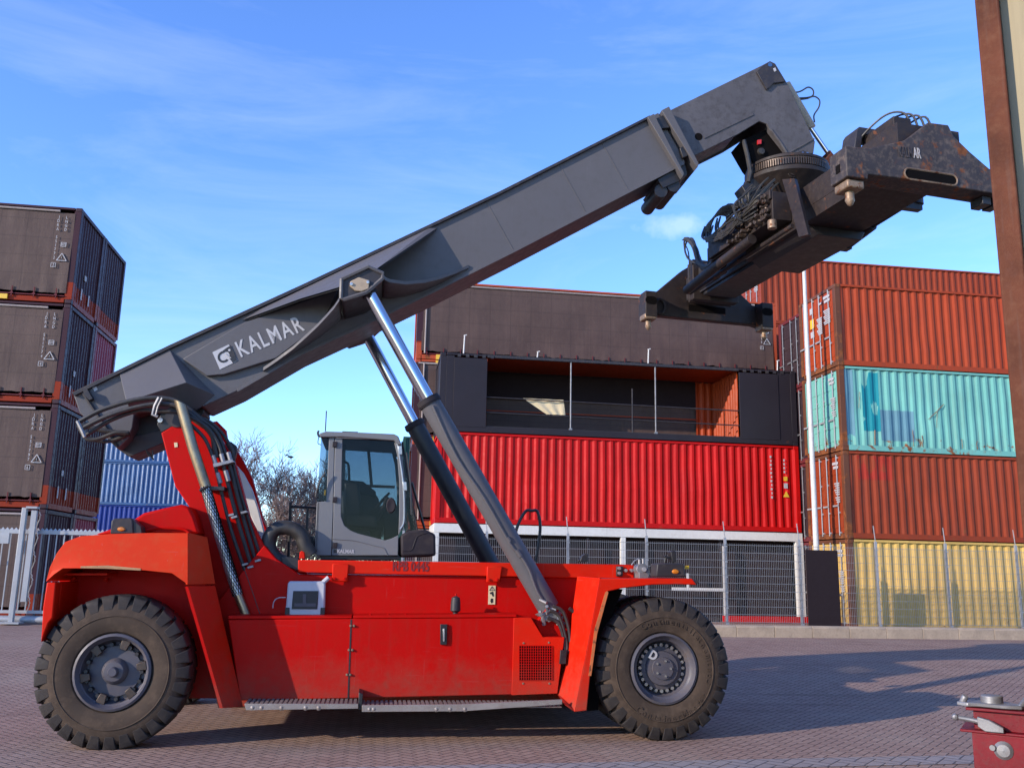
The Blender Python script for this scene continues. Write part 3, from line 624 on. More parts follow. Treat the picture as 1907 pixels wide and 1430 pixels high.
# ================================================================== mesh fence
FN = 23.6
fx0, fx1 = 1.2, 19.5
fz = .40
fe = thing('mesh_fence', 'tall galvanised wire mesh fence with spiked posts behind the kerb', 'fence', YD(fx0, FN, fz), PSI)
posts = [d - 1.0 / 24.6 * d for d in (5.22, 7.43, 9.7, 11.89, 14.22, 16.39, 18.63)]; posts = [posts[0] - 2 * 2.14, posts[0] - 2.14] + posts
pb = MB(); pb.box(-.03, .03, -.03, .03, 0, 2.45); pb.cyl((0, 0, 2.45), (-.05, -.02, 2.88), .012, 6)
for z in (.2, .6, 1.0, 1.4, 1.8, 2.2): pb.box(-.036, .036, -.05, -.03, z, z + .035)
p0 = None
for d in posts:
    if p0 is None: p0 = pb.build('fence_post', M['galv'], fe)
    else: q = p0.copy(); COL.objects.link(q); q.parent = fe; p0 = p0
    (p0 if d == posts[0] else q).location = (d - fx0, .045, 0)
pm = None
for i in range(len(posts)):
    a = posts[i] - fx0; w = 2.14
    if pm is None:
        b = MB(); nn = int(w / .05)
        for j in range(nn + 1): x = w * j / nn; b.box(x - .0027, x + .0027, -.003, .003, .05, 2.30)
        for j in range(12): z = .06 + j * .2; b.box(0, w, -.009, -.003, z - .0045, z + .0045); b.box(0, w, .003, .009, z - .0045, z + .0045)
        pm = b.build('mesh_panel', M['wire'], fe, smooth=0, fix=False); o = pm
    else: o = pm.copy(); COL.objects.link(o); o.parent = fe
    o.location = (a, 0, 0)
b = MB(); b.box(0, .92, 0, .03, .02, 2.18)
for z in (.35, .95, 1.5): b.box(0, .92, -.004, 0, z, z + .05)
o = b.build('added_dark_panel', M['void2'], fe); o.location = (11.55 - fx0, -.045, 0)  # dark panel added to fill a blocked-out square, not a known screen
# ================================================================== pole
pl = MB(); pa = hit(1520, 1015, N * 25.6, N); pb_ = hit(1498, 520, N * 25.6, N); dirp = (pb_ - pa).normalized()
base = pa - dirp * ((pa.z - CZ) / dirp.z); topp = pa + dirp * ((13.4 - pa.z) / dirp.z)
rt_ = thing('lamp_post', 'tall white round steel pole between the middle and right container stacks', 'pole', base)
pl.tube([Vector((0, 0, -.02)), (pa - base), topp - base], [.10, .085, .05], 14); pl.build('pole', M['polewhite'], rt_)
b = MB(); b.lathe((0, 0, 0), [(.2, 0), (.2, .03), (.13, .03), (.13, .25)], 16, 'z'); b.build('base_plate', M['galv'], rt_)
# ================================================================== gate on the left
GN = 24.0
def yl(px, py, n): p = hit(px, py, N * n, N); return (p.dot(D), p.z)
gt = thing('sliding_gate', 'galvanised sliding gate of thin upright bars at the far left', 'gate', YD(0, GN, 0), PSI)
zt = yl(60, 990, GN)[1]; zb = yl(40, 1140, GN)[1]; x_l = yl(0, 1000, GN)[0] - 3; x_r = yl(300, 1000, GN)[0]
b = MB(); b.box(x_l, x_r, -.04, .04, zt - .05, zt + .04)
for i in range(60): x = x_l + i * .1; b.add([(x, -.02, zt + .04), (x + .09, -.02, zt + .04), (x + .045, 0, zt + .10), (x, .02, zt + .04), (x + .09, .02, zt + .04)], [(0, 1, 2), (3, 4, 2), (0, 3, 2), (1, 4, 2)])
b.build('top_rail', M['galv'], gt)
b = MB(); b.box(x_l, x_r, -.05, .05, zb - .02, zb + .05); b.build('bottom_rail', M['galv'], gt)
b = MB(); b.cyl((x_l, -.02, zb - .16), (x_r, -.02, zb - .16), .09, 12); b.build('roller_beam', M['galv'], gt)
bar = None; x = x_l + .1
while x < x_r:
    if bar is None: bb = MB(); bb.box(-.0125, .0125, -.0125, .0125, zb, zt); bar = bb.build('upright_bar', M['galv'], gt); o = bar
    else: o = bar.copy(); COL.objects.link(o); o.parent = gt
    o.location = (x, 0, 0); x += .175
gp = thing('gate_post', 'stout galvanised gate post with twin rails and chain at the far left', 'post', YD(0, GN - .25, 0), PSI)
xa, za = yl(46, 945, GN - .25); xb, zb2 = yl(20, 1160, GN - .25)
b = MB(); b.box(xb - .055, xb + .055, -.06, .06, zb2, za); b.build('post', M['galv'], gp, bevel=.01)
b = MB(); b.box(xb + .16, xb + .28, -.03, .07, zb2 + .5, za - .06); b.build('guide_rail', M['galv'], gp)
b = MB(); b.box(xb - .22, xb + .24, -.2, .2, zb2 - .01, zb2 + .03); b.build('base_plate', M['galv'], gp)
b = MB()
for i in range(26): z = za - .1 - i * .09; b.tube([(xb + .36 + .03 * math.sin(i * 1.1), -.08, z), (xb + .36 + .03 * math.sin(i * 1.1 + 1.5), -.05, z - .085)], .014, 5)
b.build('chain', M['steel'], gp); b = MB(); b.box(xb + .05, xb + .3, -.1, .1, za - .02, za + .03); b.box(xb - .55, xb - .25, -.1, .0, zt - .3, zt - .05); b.tube([(xb - .5, -.06, zt - .2), (xb - 1.3, -.06, zt - .8)], .02, 6); b.build('latch_bracket', M['galv'], gp)
# ================================================================== trees
def tree(label, px, dist, top, spread, seed, base_z=.3):
    rnd = random.Random(seed); p = hit(px, 1000, N * dist, N); base_ = Vector((p.x, p.y, base_z)); hgt = top - base_z
    root = thing('bare_tree', label, 'tree', base_, 0, 'bare winter trees'); tk = MB(); tw = MB()
    def branch(p, d, L, r, depth):
        k = 4; pts = [p]; rs = [r]
        for i in range(k):
            d = (d + Vector((rnd.gauss(0, .16), rnd.gauss(0, .16), rnd.gauss(.04, .08)))).normalized(); p = p + d * L / k; pts.append(p); rs.append(r * (1 - .5 * (i + 1) / k))
        (tk if depth < 2 else tw).tube(pts, rs, 6 if depth < 2 else 3)
        if depth >= 5: return
        for j in range((5, 5, 5, 4, 4)[depth]):
            i = rnd.choice((1, 2, 3, 4) if depth else (2, 3, 4)); q = pts[i]; a = rnd.uniform(.35, .95)
            o = Vector((rnd.gauss(0, 1), rnd.gauss(0, 1), rnd.gauss(.1, .5))); o = (o - d * o.dot(d)).normalized()
            branch(q, (d * math.cos(a) + o * math.sin(a) + Vector((0, 0, .12))).normalized(), L * rnd.uniform(.55, .8) * (spread if depth == 0 else 1), max(rs[i] * .6, .018), depth + 1)
    branch(Vector((0, 0, -.1)), Vector((rnd.gauss(0, .05), 0, 1)), hgt * .44, hgt * .022, 0)
    mz = max(q.z for q in tw.v); k = hgt / mz
    for mbx in (tk, tw): mbx.v = [Vector((q.x * k, q.y * k, q.z * k)) for q in mbx.v]
    tk.build('trunk', M['bark'], root, fix=False); tw.build('crown', M['twig'], root, smooth=0, fix=False)
tree('bare winter tree rising beside the red tower, the tallest crown', 478, 66, 11.3, .95, 3)
tree('bare winter tree between the tall crown and the cab', 560, 70, 9.8, .9, 11)
tree('bare winter tree half hidden behind the grey cab', 610, 68, 9.8, .8, 23)
tree('small bare tree low between two larger crowns', 525, 60, 6.4, .9, 31)
tree('bare winter tree glimpsed through the cab window', 690, 74, 7.2, .9, 47)
tree('bare winter tree behind the red tower hoses', 430, 74, 8.4, .9, 53)
rnd = random.Random(5); b = MB()
for i in range(5200):
    px = rnd.uniform(400, 800); p = hit(px, 1000, N * 60, N); q = p + N * rnd.uniform(-4, 14); hh = 3.2 + 1.2 * noise.noise((px * .03, 1, 1)); z = .3 + hh * rnd.random() ** .8
    d = Vector((rnd.gauss(0, .35), rnd.gauss(0, .35), 1)).normalized(); L = rnd.uniform(.5, 1.3); w = rnd.uniform(.012, .045); s = d.orthogonal().normalized() * w
    a = Vector((q.x, q.y, z)); b.add([a - s, a + s, a + d * L], [(0, 1, 2)])
tag(b.build('undergrowth', M['scrub'], smooth=0, fix=False), 'brown leafless undergrowth below the bare trees', 'undergrowth', kind='stuff')
# bird
bp_ = CAM + pxdir(541, 851) * 45
b = MB()
b.tube([bp_ + Vector((-.16, 0, .0)), bp_ + Vector((-.05, 0, .01)), bp_ + Vector((.06, 0, .0)), bp_ + Vector((.17, 0, -.02))], [.01, .05, .05, .008], 6)
for s_ in (-1, 1): b.add([bp_ + Vector((-.04, s_ * .03, .02)), bp_ + Vector((.05, s_ * .03, .02)), bp_ + Vector((-.03 - .08, s_ * .22, .09)), bp_ + Vector((-.10 - .1, s_ * .30, .05))], [(0, 1, 2, 3)])
tag(b.build('flying_bird', M['black']), 'small dark bird flying in the sky left of the cab', 'bird')
# ================================================================== red trailer and the near container at the right edge
TPH = R(-31); TD = Vector((math.cos(TPH), math.sin(TPH), 0)); TN_ = Vector((-math.sin(TPH), math.cos(TPH), 0))
tz = 1.29                                             # bolster top
cl_ = hit(1815, 0, N * 3.1, N); cl_ = Vector((cl_.x, cl_.y, 0))
TR = thing('container_trailer', 'red container trailer with an empty twist lock at the bottom right corner', 'trailer', cl_, TPH)
w = hit(1848, 1316, Z * tz, Z) - cl_; TX, TY = w.dot(TD), w.dot(TN_)
M['trailer'] = paint('trailer_red_paint', (.15, .003, .009), .5, var=.25, dust=(.10, .03, .03), dustamt=.6, bump=.08, scale=5, spec=.3, rust=.08)
x0 = TX - .11
b = MB(); b.box(x0, 2.44, TY - .10, TY + .14, tz - .012, tz); b.build('bolster_top', M['trailer'], TR, bevel=.003)
b = MB(); b.box(x0 + .03, 2.4, TY - .07, TY + .13, tz - .10, tz - .012); b.box(x0 - .03, 2.42, TY - .115, TY + .16, tz - .112, tz - .10); b.box(x0 + .02, 2.4, TY - .105, TY + .15, tz - .34, tz - .112); b.build('bolster', M['trailer'], TR, bevel=.004)
b = MB(); b.box(.65, .8, .1, 8.5, tz - .36, tz - .13); b.box(1.64, 1.79, .1, 8.5, tz - .36, tz - .13)
for y in (.1, 3.4, 5.0, 6.6): b.box(.0, 2.44, y, y + .2, tz - .2, tz - .004)
b.build('chassis_rail', M['trailer'], TR)
for y in (5.0, 6.3):
    for v in (.05, 2.05):
        b = MB(); b.lathe((v, y, .5), [(.28, 0), (.46, .0), (.5, .05), (.5, .28), (.46, .33), (.28, .33)], 28, caps=False); b.v = [Vector((v + (p.y - y), y + (p.x - v), p.z)) for p in b.v]; w_ = b.build('wheel', M['lug'], TR)
        b = MB(); b.lathe((v, y, .5), [(.0, .08), (.26, .05), (.28, .0)], 20); b.v = [Vector((v + (p.y - y), y + (p.x - v), p.z)) for p in b.v]; b.build('rim', M['steel'], w_)
    b = MB(); b.cyl((.1, y, .5), (2.3, y, .5), .07); b.box(.65, .8, y - .05, y + .05, .5, tz - .3); b.box(1.64, 1.79, y - .05, y + .05, .5, tz - .3); b.build('axle', M['black'], TR)
for v in (.6, 1.7): b = MB(); b.box(v, v + .12, 2.4, 2.52, .05, tz - .36); b.box(v - .08, v + .2, 2.3, 2.62, .0, .05); b.build('landing_leg', M['darkgrey'], TR)
tb = MB(); cx, cy = TX, TY
tb.lathe((cx, cy, tz), [(.050, .0), (.050, .052), (.044, .056), (.0, .056)], 20, 'z'); tw_ = tb.build('twist_lock', M['dullsteel'], TR, bevel=.004)
tb = MB(); tb.prism([(cx - .15, cy - .07), (cx - .10, cy - .10), (cx - .05, cy - .075), (cx + .05, cy - .085), (cx + .13, cy - .06), (cx + .16, cy + .0), (cx + .10, cy + .03), (cx + .06, cy + .075), (cx - .05, cy + .07), (cx - .13, cy + .02)], tz + .004, tz + .022); tb.v = [Vector((p.x, p.z, p.y)) for p in tb.v]; tb.cyl((cx - .13, cy - .05, tz + .01), (cx - .11, cy - .06, tz + .05), .016, 8); tb.cyl((cx + .12, cy - .03, tz + .01), (cx + .15, cy + .02, tz + .045), .016, 8); tb.build('lock_plate', M['dullsteel'], tw_, bevel=.004)
b = MB(); y_ = TY - .12; b.tube([(x0 - .045, y_ - .01, tz - .045), (x0 + .02, y_, tz - .052), (x0 + .07, y_, tz - .06)], [.010, .012, .012], 10); b.lathe((x0 - .045, y_ - .01, tz - .045), [(.0, -.018), (.014, -.012), (.017, 0), (.014, .012), (0, .018)], 12)
b.prism([(x0 + .05, tz - .035), (x0 + .10, tz - .045), (x0 + .16, tz - .075), (x0 + .16, tz - .10), (x0 + .08, tz - .10), (x0 + .05, tz - .08)], y_ - .012, y_ + .02); b.build('locking_handle', M['dullsteel'], tw_, bevel=.004)
b = MB(); b.lathe((x0 + .15, TY - .108, tz - .18), [(.0, -.014), (.028, -.012), (.042, .0), (.042, .01)], 18); b.cyl((x0 + .105, TY - .13, tz - .17), (x0 + .105, TY - .10, tz - .17), .013, 10); b.build('bolt_plate', M['dullsteel'], TR)
nc = container('cream container with a rusty corner post, cut off by the right edge', cl_ + TD * CW + Z * (tz + .002), 7.0, 3.15, M['c_cream'], M['rust'], None, side='corr', left='none', post=.088, rz=TPH + R(90))
b = MB(); b.box(.07, .09, .088, CW - .088, .16, 3.06)
for y, w, d in ((2.21, .03, .03), (2.16, .03, .014), (2.04, .05, .03), (1.92, .05, .014), (1.74, .05, .03), (1.5, .05, .014), (1.2, .05, .03), (.9, .05, .03), (.5, .05, .03)): b.box(.07 - d, .07, y, y + w, .16, 3.06)
b.build('end_panel', M['c_cream'], nc, bevel=.004)
# ================================================================== the reach stacker
RS = thing('reach_stacker', 'red and grey reach stacker with raised boom, empty spreader and four big tyres', 'reach stacker', P0, PSI)
BV0, BV1 = 1.4, 2.2
def part(mb, name, mat, parent=RS, bevel=.008, **k): return mb.build(name, M[mat] if isinstance(mat, str) else mat, parent, bevel=bevel, **k)
def PP(pts, v): return [P3(x, y, v) for x, y in pts]
# ---------------- wheels
TRAD = .8075
def tyre_geo(c, v0, flip=1):
    """outer face at v0, width .48 going inward (flip=1) ; lug blocks round the shoulder"""
    b = MB(); c = Vector((c[0], v0, c[1])); w = .48
    prof = [(.40, .05), (.42, .015), (.47, .0), (.56, -.012), (.64, .0), (.70, .022), (.735, .05), (.755, .09), (.758, w / 2), (.755, w - .09), (.735, w - .05), (.70, w - .022), (.56, w + .012), (.47, w), (.42, w - .015), (.40, w - .05)]
    b.lathe(c, prof, 84, caps=False)
    b.lathe(c, [(.575, .0), (.58, -.017), (.59, -.017), (.595, .0)], 84, caps=False)
    b.cur = 1; n = 29
    for side in (0, 1):
        for i in range(n):
            a0 = 2 * math.pi * (i + .5 * side) / n; rows_ = []
            for (r, o, hw, sk) in ((.655, .004, .30, 0), (.735, .018, .355, 0), (.788, .036, .395, .0), (TRAD, .07, .405, .02), (TRAD + .002, .30, .33, .35)):
                oo = o if side == 0 else w - o
                row = []
                for sgn in (-1, 1):
                    a = a0 + (sgn * hw + sk) * 2 * math.pi / n; row.append(c + Vector((r * math.cos(a), oo, r * math.sin(a))))
                rows_.append(row)
            inn = []
            for (r, o, hw, sk) in ((.60, .06, .30, 0), (.66, .06, .37, 0), (.70, .09, .41, 0), (.72, .1, .42, .02), (.72, .30, .35, .35)):
                oo = o if side == 0 else w - o; row = []
                for sgn in (-1, 1):
                    a = a0 + (sgn * hw + sk) * 2 * math.pi / n; row.append(c + Vector((r * math.cos(a), oo, r * math.sin(a))))
                inn.append(row)
            pts = [p for r_ in rows_ for p in r_] + [p for r_ in inn for p in r_]; k = len(rows_); fs = []
            for q in range(k - 1):
                fs += [(2 * q, 2 * q + 1, 2 * q + 3, 2 * q + 2), (2 * k + 2 * q, 2 * q, 2 * q + 2, 2 * k + 2 * q + 2), (2 * q + 1, 2 * k + 2 * q + 1, 2 * k + 2 * q + 3, 2 * q + 3)]
            fs += [(0, 2 * k, 2 * k + 1, 1), (2 * k - 2, 2 * k - 1, 4 * k - 1, 4 * k - 2)]
            b.add(pts, fs)
    return b
def wheel(c, v0, kind, sgn=1):
    """kind: drive (deep bolted hub) or steer (flat hub with clamps); sgn -1 mirrors the face to the far side"""
    o = lambda t: v0 + t if sgn > 0 else v0 + .48 - t
    b = MB(); cc = Vector((c[0], 0, c[1]))
    def L(prof, n=40): b.lathe(cc, [(r, o(t)) for r, t in prof], n, caps=False)
    if kind == 'drive':
        L([(.405, .05), (.40, .005), (.375, -.005), (.36, .02), (.345, .05), (.335, .06), (.32, .07), (.30, .16), (.27, .20), (.24, .20), (.0, .21)])
        w_ = part(b, 'wheel', 'rim', bevel=0, smooth=40); b = MB(); L([(.25, .21), (.245, .13), (.20, .12), (.19, .085), (.13, .08), (.125, .06), (.0, .055)]); hb = part(b, 'hub', 'rim', w_, 0)
        b = MB()
        for i in range(24): a = 2 * math.pi * i / 24; p = cc + Vector((.262 * math.cos(a), o(.20), .262 * math.sin(a))); q = p + Vector((0, -.075 * sgn, 0)); b.cyl(p, q, .021, 6)
        for i in range(5): a = 2 * math.pi * i / 5; p = cc + Vector((.09 * math.cos(a), o(.06), .09 * math.sin(a))); b.cyl(p, p + Vector((0, -.02 * sgn, 0)), .013, 6)
        part(b, 'wheel_bolts', 'steel', w_, 0)
        b = MB(); add_text(b, 'D', (c[0] - .135, o(.072), c[1] + .105), (1, 0, -.55), (.55, 0, 1), .14, .006, .004, .9, True); part(b, 'stencilled_letter', 'letter', w_, 0)
    else:
        L([(.405, .05), (.40, .0), (.375, -.012), (.365, .0), (.35, .05), (.335, .06), (.325, .11), (.30, .16), (.20, .18), (.12, .18), (.0, .19)])
        w_ = part(b, 'wheel', 'rim', bevel=0, smooth=40); b = MB(); L([(.27, .20), (.265, .135), (.14, .125), (.13, .09), (.10, .06), (.055, .055), (.05, .01), (.042, .0), (.0, .0)]); part(b, 'hub', 'rim', w_, 0)
        b = MB()
        for i in range(6): a = 2 * math.pi * (i + .2) / 6; p = Vector((math.cos(a), 0, math.sin(a))); t = Vector((-math.sin(a), 0, math.cos(a))); q = cc + Vector((0, o(.10), 0)); b.sheet([q + p * .24 - t * .035, q + p * .34 - t * .05, q + p * .34 + t * .05, q + p * .24 + t * .035], (0, -.05 * sgn, 0))
        part(b, 'rim_clamp', 'grime', w_, .006); b = MB()
        for i in range(18): a = 2 * math.pi * i / 18; p = cc + Vector((.285 * math.cos(a), o(.15), .285 * math.sin(a))); b.cyl(p, p + Vector((0, -.085 * sgn, 0)), .022, 6)
        for i in range(12): a = 2 * math.pi * i / 12; p = cc + Vector((.112 * math.cos(a), o(.12), .112 * math.sin(a))); b.cyl(p, p + Vector((0, -.045 * sgn, 0)), .009, 6)
        part(b, 'wheel_bolts', 'black', w_, 0)
    t = tyre_geo(c, v0); part(t, 'tyre', [M['tyre'], M['lug']], w_, .006, smooth=42)
    if kind == 'drive' and sgn > 0 and v0 < .1:
        b = MB()
        for txt, st, r, s in (('ContainerMaster', 235, .545, .11), ('Continental', 118, .545, .10), ('Continental', 345, .545, .10)):
            a = st
            for ch in txt:
                q = R(a); rad = Vector((math.cos(q), 0, math.sin(q))); tn = Vector((math.sin(q), 0, -math.cos(q)))
                if math.sin(q) < -.2: rad, tn = -rad, -tn
                add_text(b, ch, cc + Vector((0, v0 - .013, 0)) + Vector((math.cos(q), 0, math.sin(q))) * r - rad * s * .35, tn, rad, s, .001, .003, .9, True)
                a += (1 if math.sin(R(st)) < -.2 else -1) * (7.2 if ch in 'CMnaeosrd' else 4.6)
        part(b, 'sidewall_lettering', 'tyre', w_, 0)
    return w_
RZ = .735
wheel((0, .80), 0, 'drive'); wheel((0, .80), .62, 'drive'); wheel((0, .80), 2.5, 'drive', -1); wheel((0, .80), 3.12, 'drive', -1)
wheel((-6.12, RZ), 0, 'steer'); wheel((-6.12, RZ), 3.12, 'steer', -1)
b = MB(); b.cyl((0, .3, .80), (0, 3.3, .80), .22); b.box(-.35, .35, 1.2, 2.4, .5, 1.15); part(b, 'drive_axle', 'black'); b = MB(); b.cyl((-6.12, .3, RZ), (-6.12, 3.3, RZ), .12); b.box(-6.4, -5.85, .6, 3.0, .6, .95); part(b, 'steer_axle', 'black')
# ---------------- chassis
BX = .38
b = MB(); b.pix([(425, 1153), (958, 1149), (989, 1149), (1011, 1185), (1052, 1185), (1037, 1292), (447, 1304)], BX, .93); part(b, 'side_box', 'red', bevel=.012)
b = MB(); b.pix([(425, 1146), (655, 1147), (655, 1151), (425, 1152)], BX - .012, .93); b.pix([(658, 1146), (962, 1143), (962, 1149), (658, 1151)], BX - .012, .93); part(b, 'tread_cover', 'red', bevel=.004)
b = MB(); b.pix([(652.5, 1153), (655.5, 1153), (649.5, 1300), (647, 1300)], BX - .004, BX); part(b, 'panel_seam', 'black', bevel=0)
b = MB(); b.pix([(957, 1150), (989, 1150), (1011, 1186), (1051, 1186), (1038, 1291), (953, 1294)], BX - .016, BX - .001); vp = part(b, 'vent_cover', 'fender', bevel=.004)
b = MB(); b.pix([(967, 1202), (1028, 1202), (1028, 1266), (967, 1266)], BX - .02, BX - .017); part(b, 'vent_backing', 'void', vp, 0)  # black plate stands for the unlit space inside the vent
b = MB()
for i in range(15): x = 967 + i * 61 / 14; b.pix([(x - .6, 1202), (x + .6, 1202), (x + .6, 1266), (x - .6, 1266)], BX - .028, BX - .0205)
for i in range(14): y = 1202 + i * 64 / 13; b.pix([(967, y - .6), (1028, y - .6), (1028, y + .6), (967, y + .6)], BX - .026, BX - .0207)
part(b, 'vent_grille', 'red', vp, 0)
b = MB()
for x, y in ((653, 1165), (659, 1165), (650, 1210), (656, 1210), (646, 1256), (652, 1256), (975, 1197), (1022, 1196), (974, 1272), (1023, 1272)):
    p = P3(x, y, BX - .012); b.lathe(p, [(0, -.012), (.012, -.010), (.016, .012)], 8)
part(b, 'bolt_heads', 'twist', bevel=0)
# latch, reservoir, sticker, work box
b = MB(); b.pix([(820, 1162), (833, 1162), (832, 1200), (820, 1200)], BX - .03, BX); part(b, 'latch_plate', 'black', bevel=.004); b = MB(); b.pix([(825, 1170), (828.5, 1170), (828, 1194), (825, 1194)], BX - .045, BX - .031); part(b, 'latch_handle', 'steel', bevel=.003)
p = P3(848, 1140, .62); b = MB(); b.lathe(p, [(.0, .20), (.018, .19), (.05, .175), (.058, .12), (.062, .02), (.03, .0), (.03, -.04)], 18, 'z'); part(b, 'grease_reservoir', 'darkgrey', bevel=0); b = MB(); b.lathe(p, [(.012, .22), (.012, .185)], 8, 'z'); b.box(p.x - .07, p.x + .10, p.y - .08, p.y + .08, p.z - .06, p.z - .035); part(b, 'reservoir_base', 'red', bevel=.004)
b = MB()
for i in range(9): x = 690 + i * 33; q = P3(x, 1147, .5); b.lathe(q, [(.02, -.02), (.02, .014), (.012, .024), (0, .026)], 8, 'z')
part(b, 'cover_bolts', 'red', bevel=0)
WV = .86                                               # chassis wall
b = MB(); b.pix([(380, 1150), (492, 1015), (514, 1040), (557, 1069), (640, 1070), (1076, 1075), (1060, 1180), (1045, 1290), (700, 1290), (420, 1290)], WV, 1.1); part(b, 'chassis_wall', 'red', bevel=.012)
b = MB(); b.pix([(557, 1066), (1085, 1072), (1090, 1320), (430, 1315)], 2.9, 3.2); b.pix([(565, 1070), (1090, 1076), (1085, 1260), (440, 1260)], 1.11, 2.89); part(b, 'chassis_frame', 'red')
b = MB(); b.pix([(555, 1042), (1181, 1051), (1181, 1078), (640, 1068), (555, 1065)], WV - .06, 1.05); cb_ = part(b, 'upper_beam', 'fender', bevel=.012)
b = MB(); add_text(b, 'RPB 0445', P3(731, 1062, WV - .064), (1, 0, 0), (0, 0, 1), .16, .004, .001, .72); part(b, 'painted_number', 'redletter', cb_, 0)
for q in (((619, 1049), (650, 1050), (647, 1083), (618, 1082)), ((907, 1054), (936, 1054), (931, 1084), (906, 1084))):
    b = MB(); b.pix(q, WV - .10, WV - .061); hp = part(b, 'hanger_plate', 'fender', bevel=.012); b = MB()
    for x in (q[3][0] + 5, q[2][0] - 5): b.lathe(P3(x, q[3][1] - 5, WV - .10), [(0, -.02), (.014, -.018), (.018, .0)], 8)
    part(b, 'bolt_heads', 'red', hp, 0)
b = MB(); b.pix([(910, 1090), (923, 1090), (922, 1125), (909, 1125)], WV - .012, WV - .003); st_ = part(b, 'warning_sticker', 'sticker', bevel=0); b = MB()
P = [(911.5, 1099), (921, 1099), (916.3, 1091.5)]
for i in range(3): b.tube([P3(*P[i], WV - .014), P3(*P[(i + 1) % 3], WV - .014)], .004, 4)
add_text(b, '!', P3(916.3, 1098.3, WV - .014), (1, 0, 0), (0, 0, 1), .035, 0, .002, .8, True)
b.pix([(912, 1103), (918, 1101), (920, 1110), (917, 1110), (915, 1105), (913, 1106)], WV - .016, WV - .013); b.pix([(914, 1114), (918, 1114), (918, 1121), (915, 1123), (913, 1119)], WV - .016, WV - .013); part(b, 'sticker_symbols', 'black', st_, 0)
# step
M['tread'] = paint('dirty_step_grating', (.20, .15, .135), .6, metal=.3, var=.3, dust=(.12, .07, .05), dustamt=.6, bump=.08)
for q in (([(455, 1310), (667, 1310), (667, 1319), (458, 1322)]), ([(674, 1313), (860, 1311), (1047, 1302), (1047, 1311), (860, 1324), (674, 1325)])):
    x0, x1 = P2(q[0][0], q[0][1] + 4, -.01)[0], P2(1047 if q[0][0] > 600 else 667, 1311, -.01)[0]; z = P2(q[0][0], q[0][1] + 1, -.01)[1] - .004
    b = MB(); b.pix(q, -.012, .02)
    for i in range(5): u_ = x0 + (x1 - x0) * random.random(); b.lathe((u_, -.008, z - .03), [(0, -.012), (.02, -.006), (.035, .004)], 7)
    sp_ = part(b, 'step_plate', 'aluminium', bevel=.003); b = MB(); b.box(x0, x1, .02, .40, z - .02, z - .008)
    n = int((x1 - x0) / .05)
    for k in range(n):
        a = x0 + (x1 - x0) * k / n
        for j in range(7): b.box(a, a + .030, .03 + j * .053, .03 + j * .053 + .030, z - .008, z + .012)
    part(b, 'step_tread', 'tread', sp_, bevel=0)
b = MB(); b.pix([(668, 1288), (676, 1292), (674, 1322), (667, 1322)], .05, .4); part(b, 'step_bracket', 'black')
# front fender
b = MB(); b.pix([(1116, 1077), (1289, 1077), (1298, 1089), (1262, 1087.5), (1215, 1088.5), (1158, 1095), (1132, 1101), (1111, 1180), (1099, 1260), (1093, 1323), (1070, 1325), (1082, 1262), (1100, 1170)], -.04, 1.16); ff = part(b, 'front_fender', 'fender', bevel=.01)
b = MB(); inn = [(1075, 1073), (1067, 1129), (1054, 1235), (1037, 1291)]; out = [(1117, 1076), (1100, 1170), (1082, 1262), (1070, 1325)]
for i in range(3): b.sheet([P3(*inn[i], .42), P3(*out[i], -.042), P3(*out[i + 1], -.042), P3(*inn[i + 1], .42)], (.03, .02, 0))
b.sheet([P3(1037, 1291, .42), P3(1070, 1325, -.042), P3(1052, 1312, .0)], (.03, .02, 0)); part(b, 'splash_panel', 'fender', ff, bevel=.003)
M['scrape'] = paint('scraped_fender_edge', (.50, .12, .03), .6, var=.3, dust=(.3, .2, .1), dustamt=.8, rust=.35, bump=.1, scale=5)
b = MB(); b.pix([(1131, 1102), (1160, 1097), (1142, 1140), (1127, 1200), (1118, 1260), (1114, 1322), (1094, 1323), (1099, 1260), (1111, 1180)], .22, 1.14); part(b, 'arch_shade_panel', 'void', ff, 0)  # black panel put in to darken the arch in place of shade
b = MB(); b.pix([(1131, 1100), (1127, 1103), (1107, 1172), (1096, 1258), (1101, 1258), (1112, 1180), (1133, 1103)], -.047, -.041); part(b, 'scraped_edge', M['scrape'], ff, 0)
b = MB(); p0_, p1_ = P2(1078, 1073, .2), P2(1290, 1076, .2); b.box(p0_[0] + .2, p1_[0], -.03, 1.15, p0_[1] - .05, p0_[1] - .015); part(b, 'fender_deck', 'darkgrey', ff)
b = MB(); b.box(-1.0, .30, 2.45, 3.64, 1.72, 1.80); part(b, 'front_fender', 'fender')
# front marker lamp, valve, bracket, headlamp
b = MB(); b.pix([(1224, 1049), (1243, 1048), (1275, 1049), (1277, 1074), (1222, 1074)], .15, .42); lh = part(b, 'marker_lamp', 'darkgrey', bevel=.015); b = MB(); q = P3(1258, 1064, .15); b.v = []; b.lathe((0, 0, 0), [(.0, -.022), (.034, -.018), (.048, .0)], 18); b.v = [Vector((p.x * .95 + q.x, p.y + q.y, p.z * .6 + q.z)) for p in b.v]; part(b, 'amber_lens', 'amber', lh, 0)
b = MB(); b.pix([(1249, 1027), (1258, 1025), (1260, 1045), (1253, 1047)], .25, .4); b.tube([P3(1236, 1036, .3), P3(1252, 1040, .3), P3(1254, 1050, .3)], .018, 6); b.tube([P3(1238, 1050, .3), P3(1240, 1034, .3)], .014, 6); part(b, 'work_light', 'black', bevel=.008)
b = MB(); b.pix([(1275, 1053), (1283, 1053), (1283, 1059), (1275, 1059)], .3, .31); part(b, 'reflector_tag', 'yellow', bevel=0)
b = MB(); b.pix([(1148, 1054), (1161, 1054), (1160, 1073), (1148, 1073)], WV - .09, WV - .061); part(b, 'bolt_bracket', 'black'); b = MB()
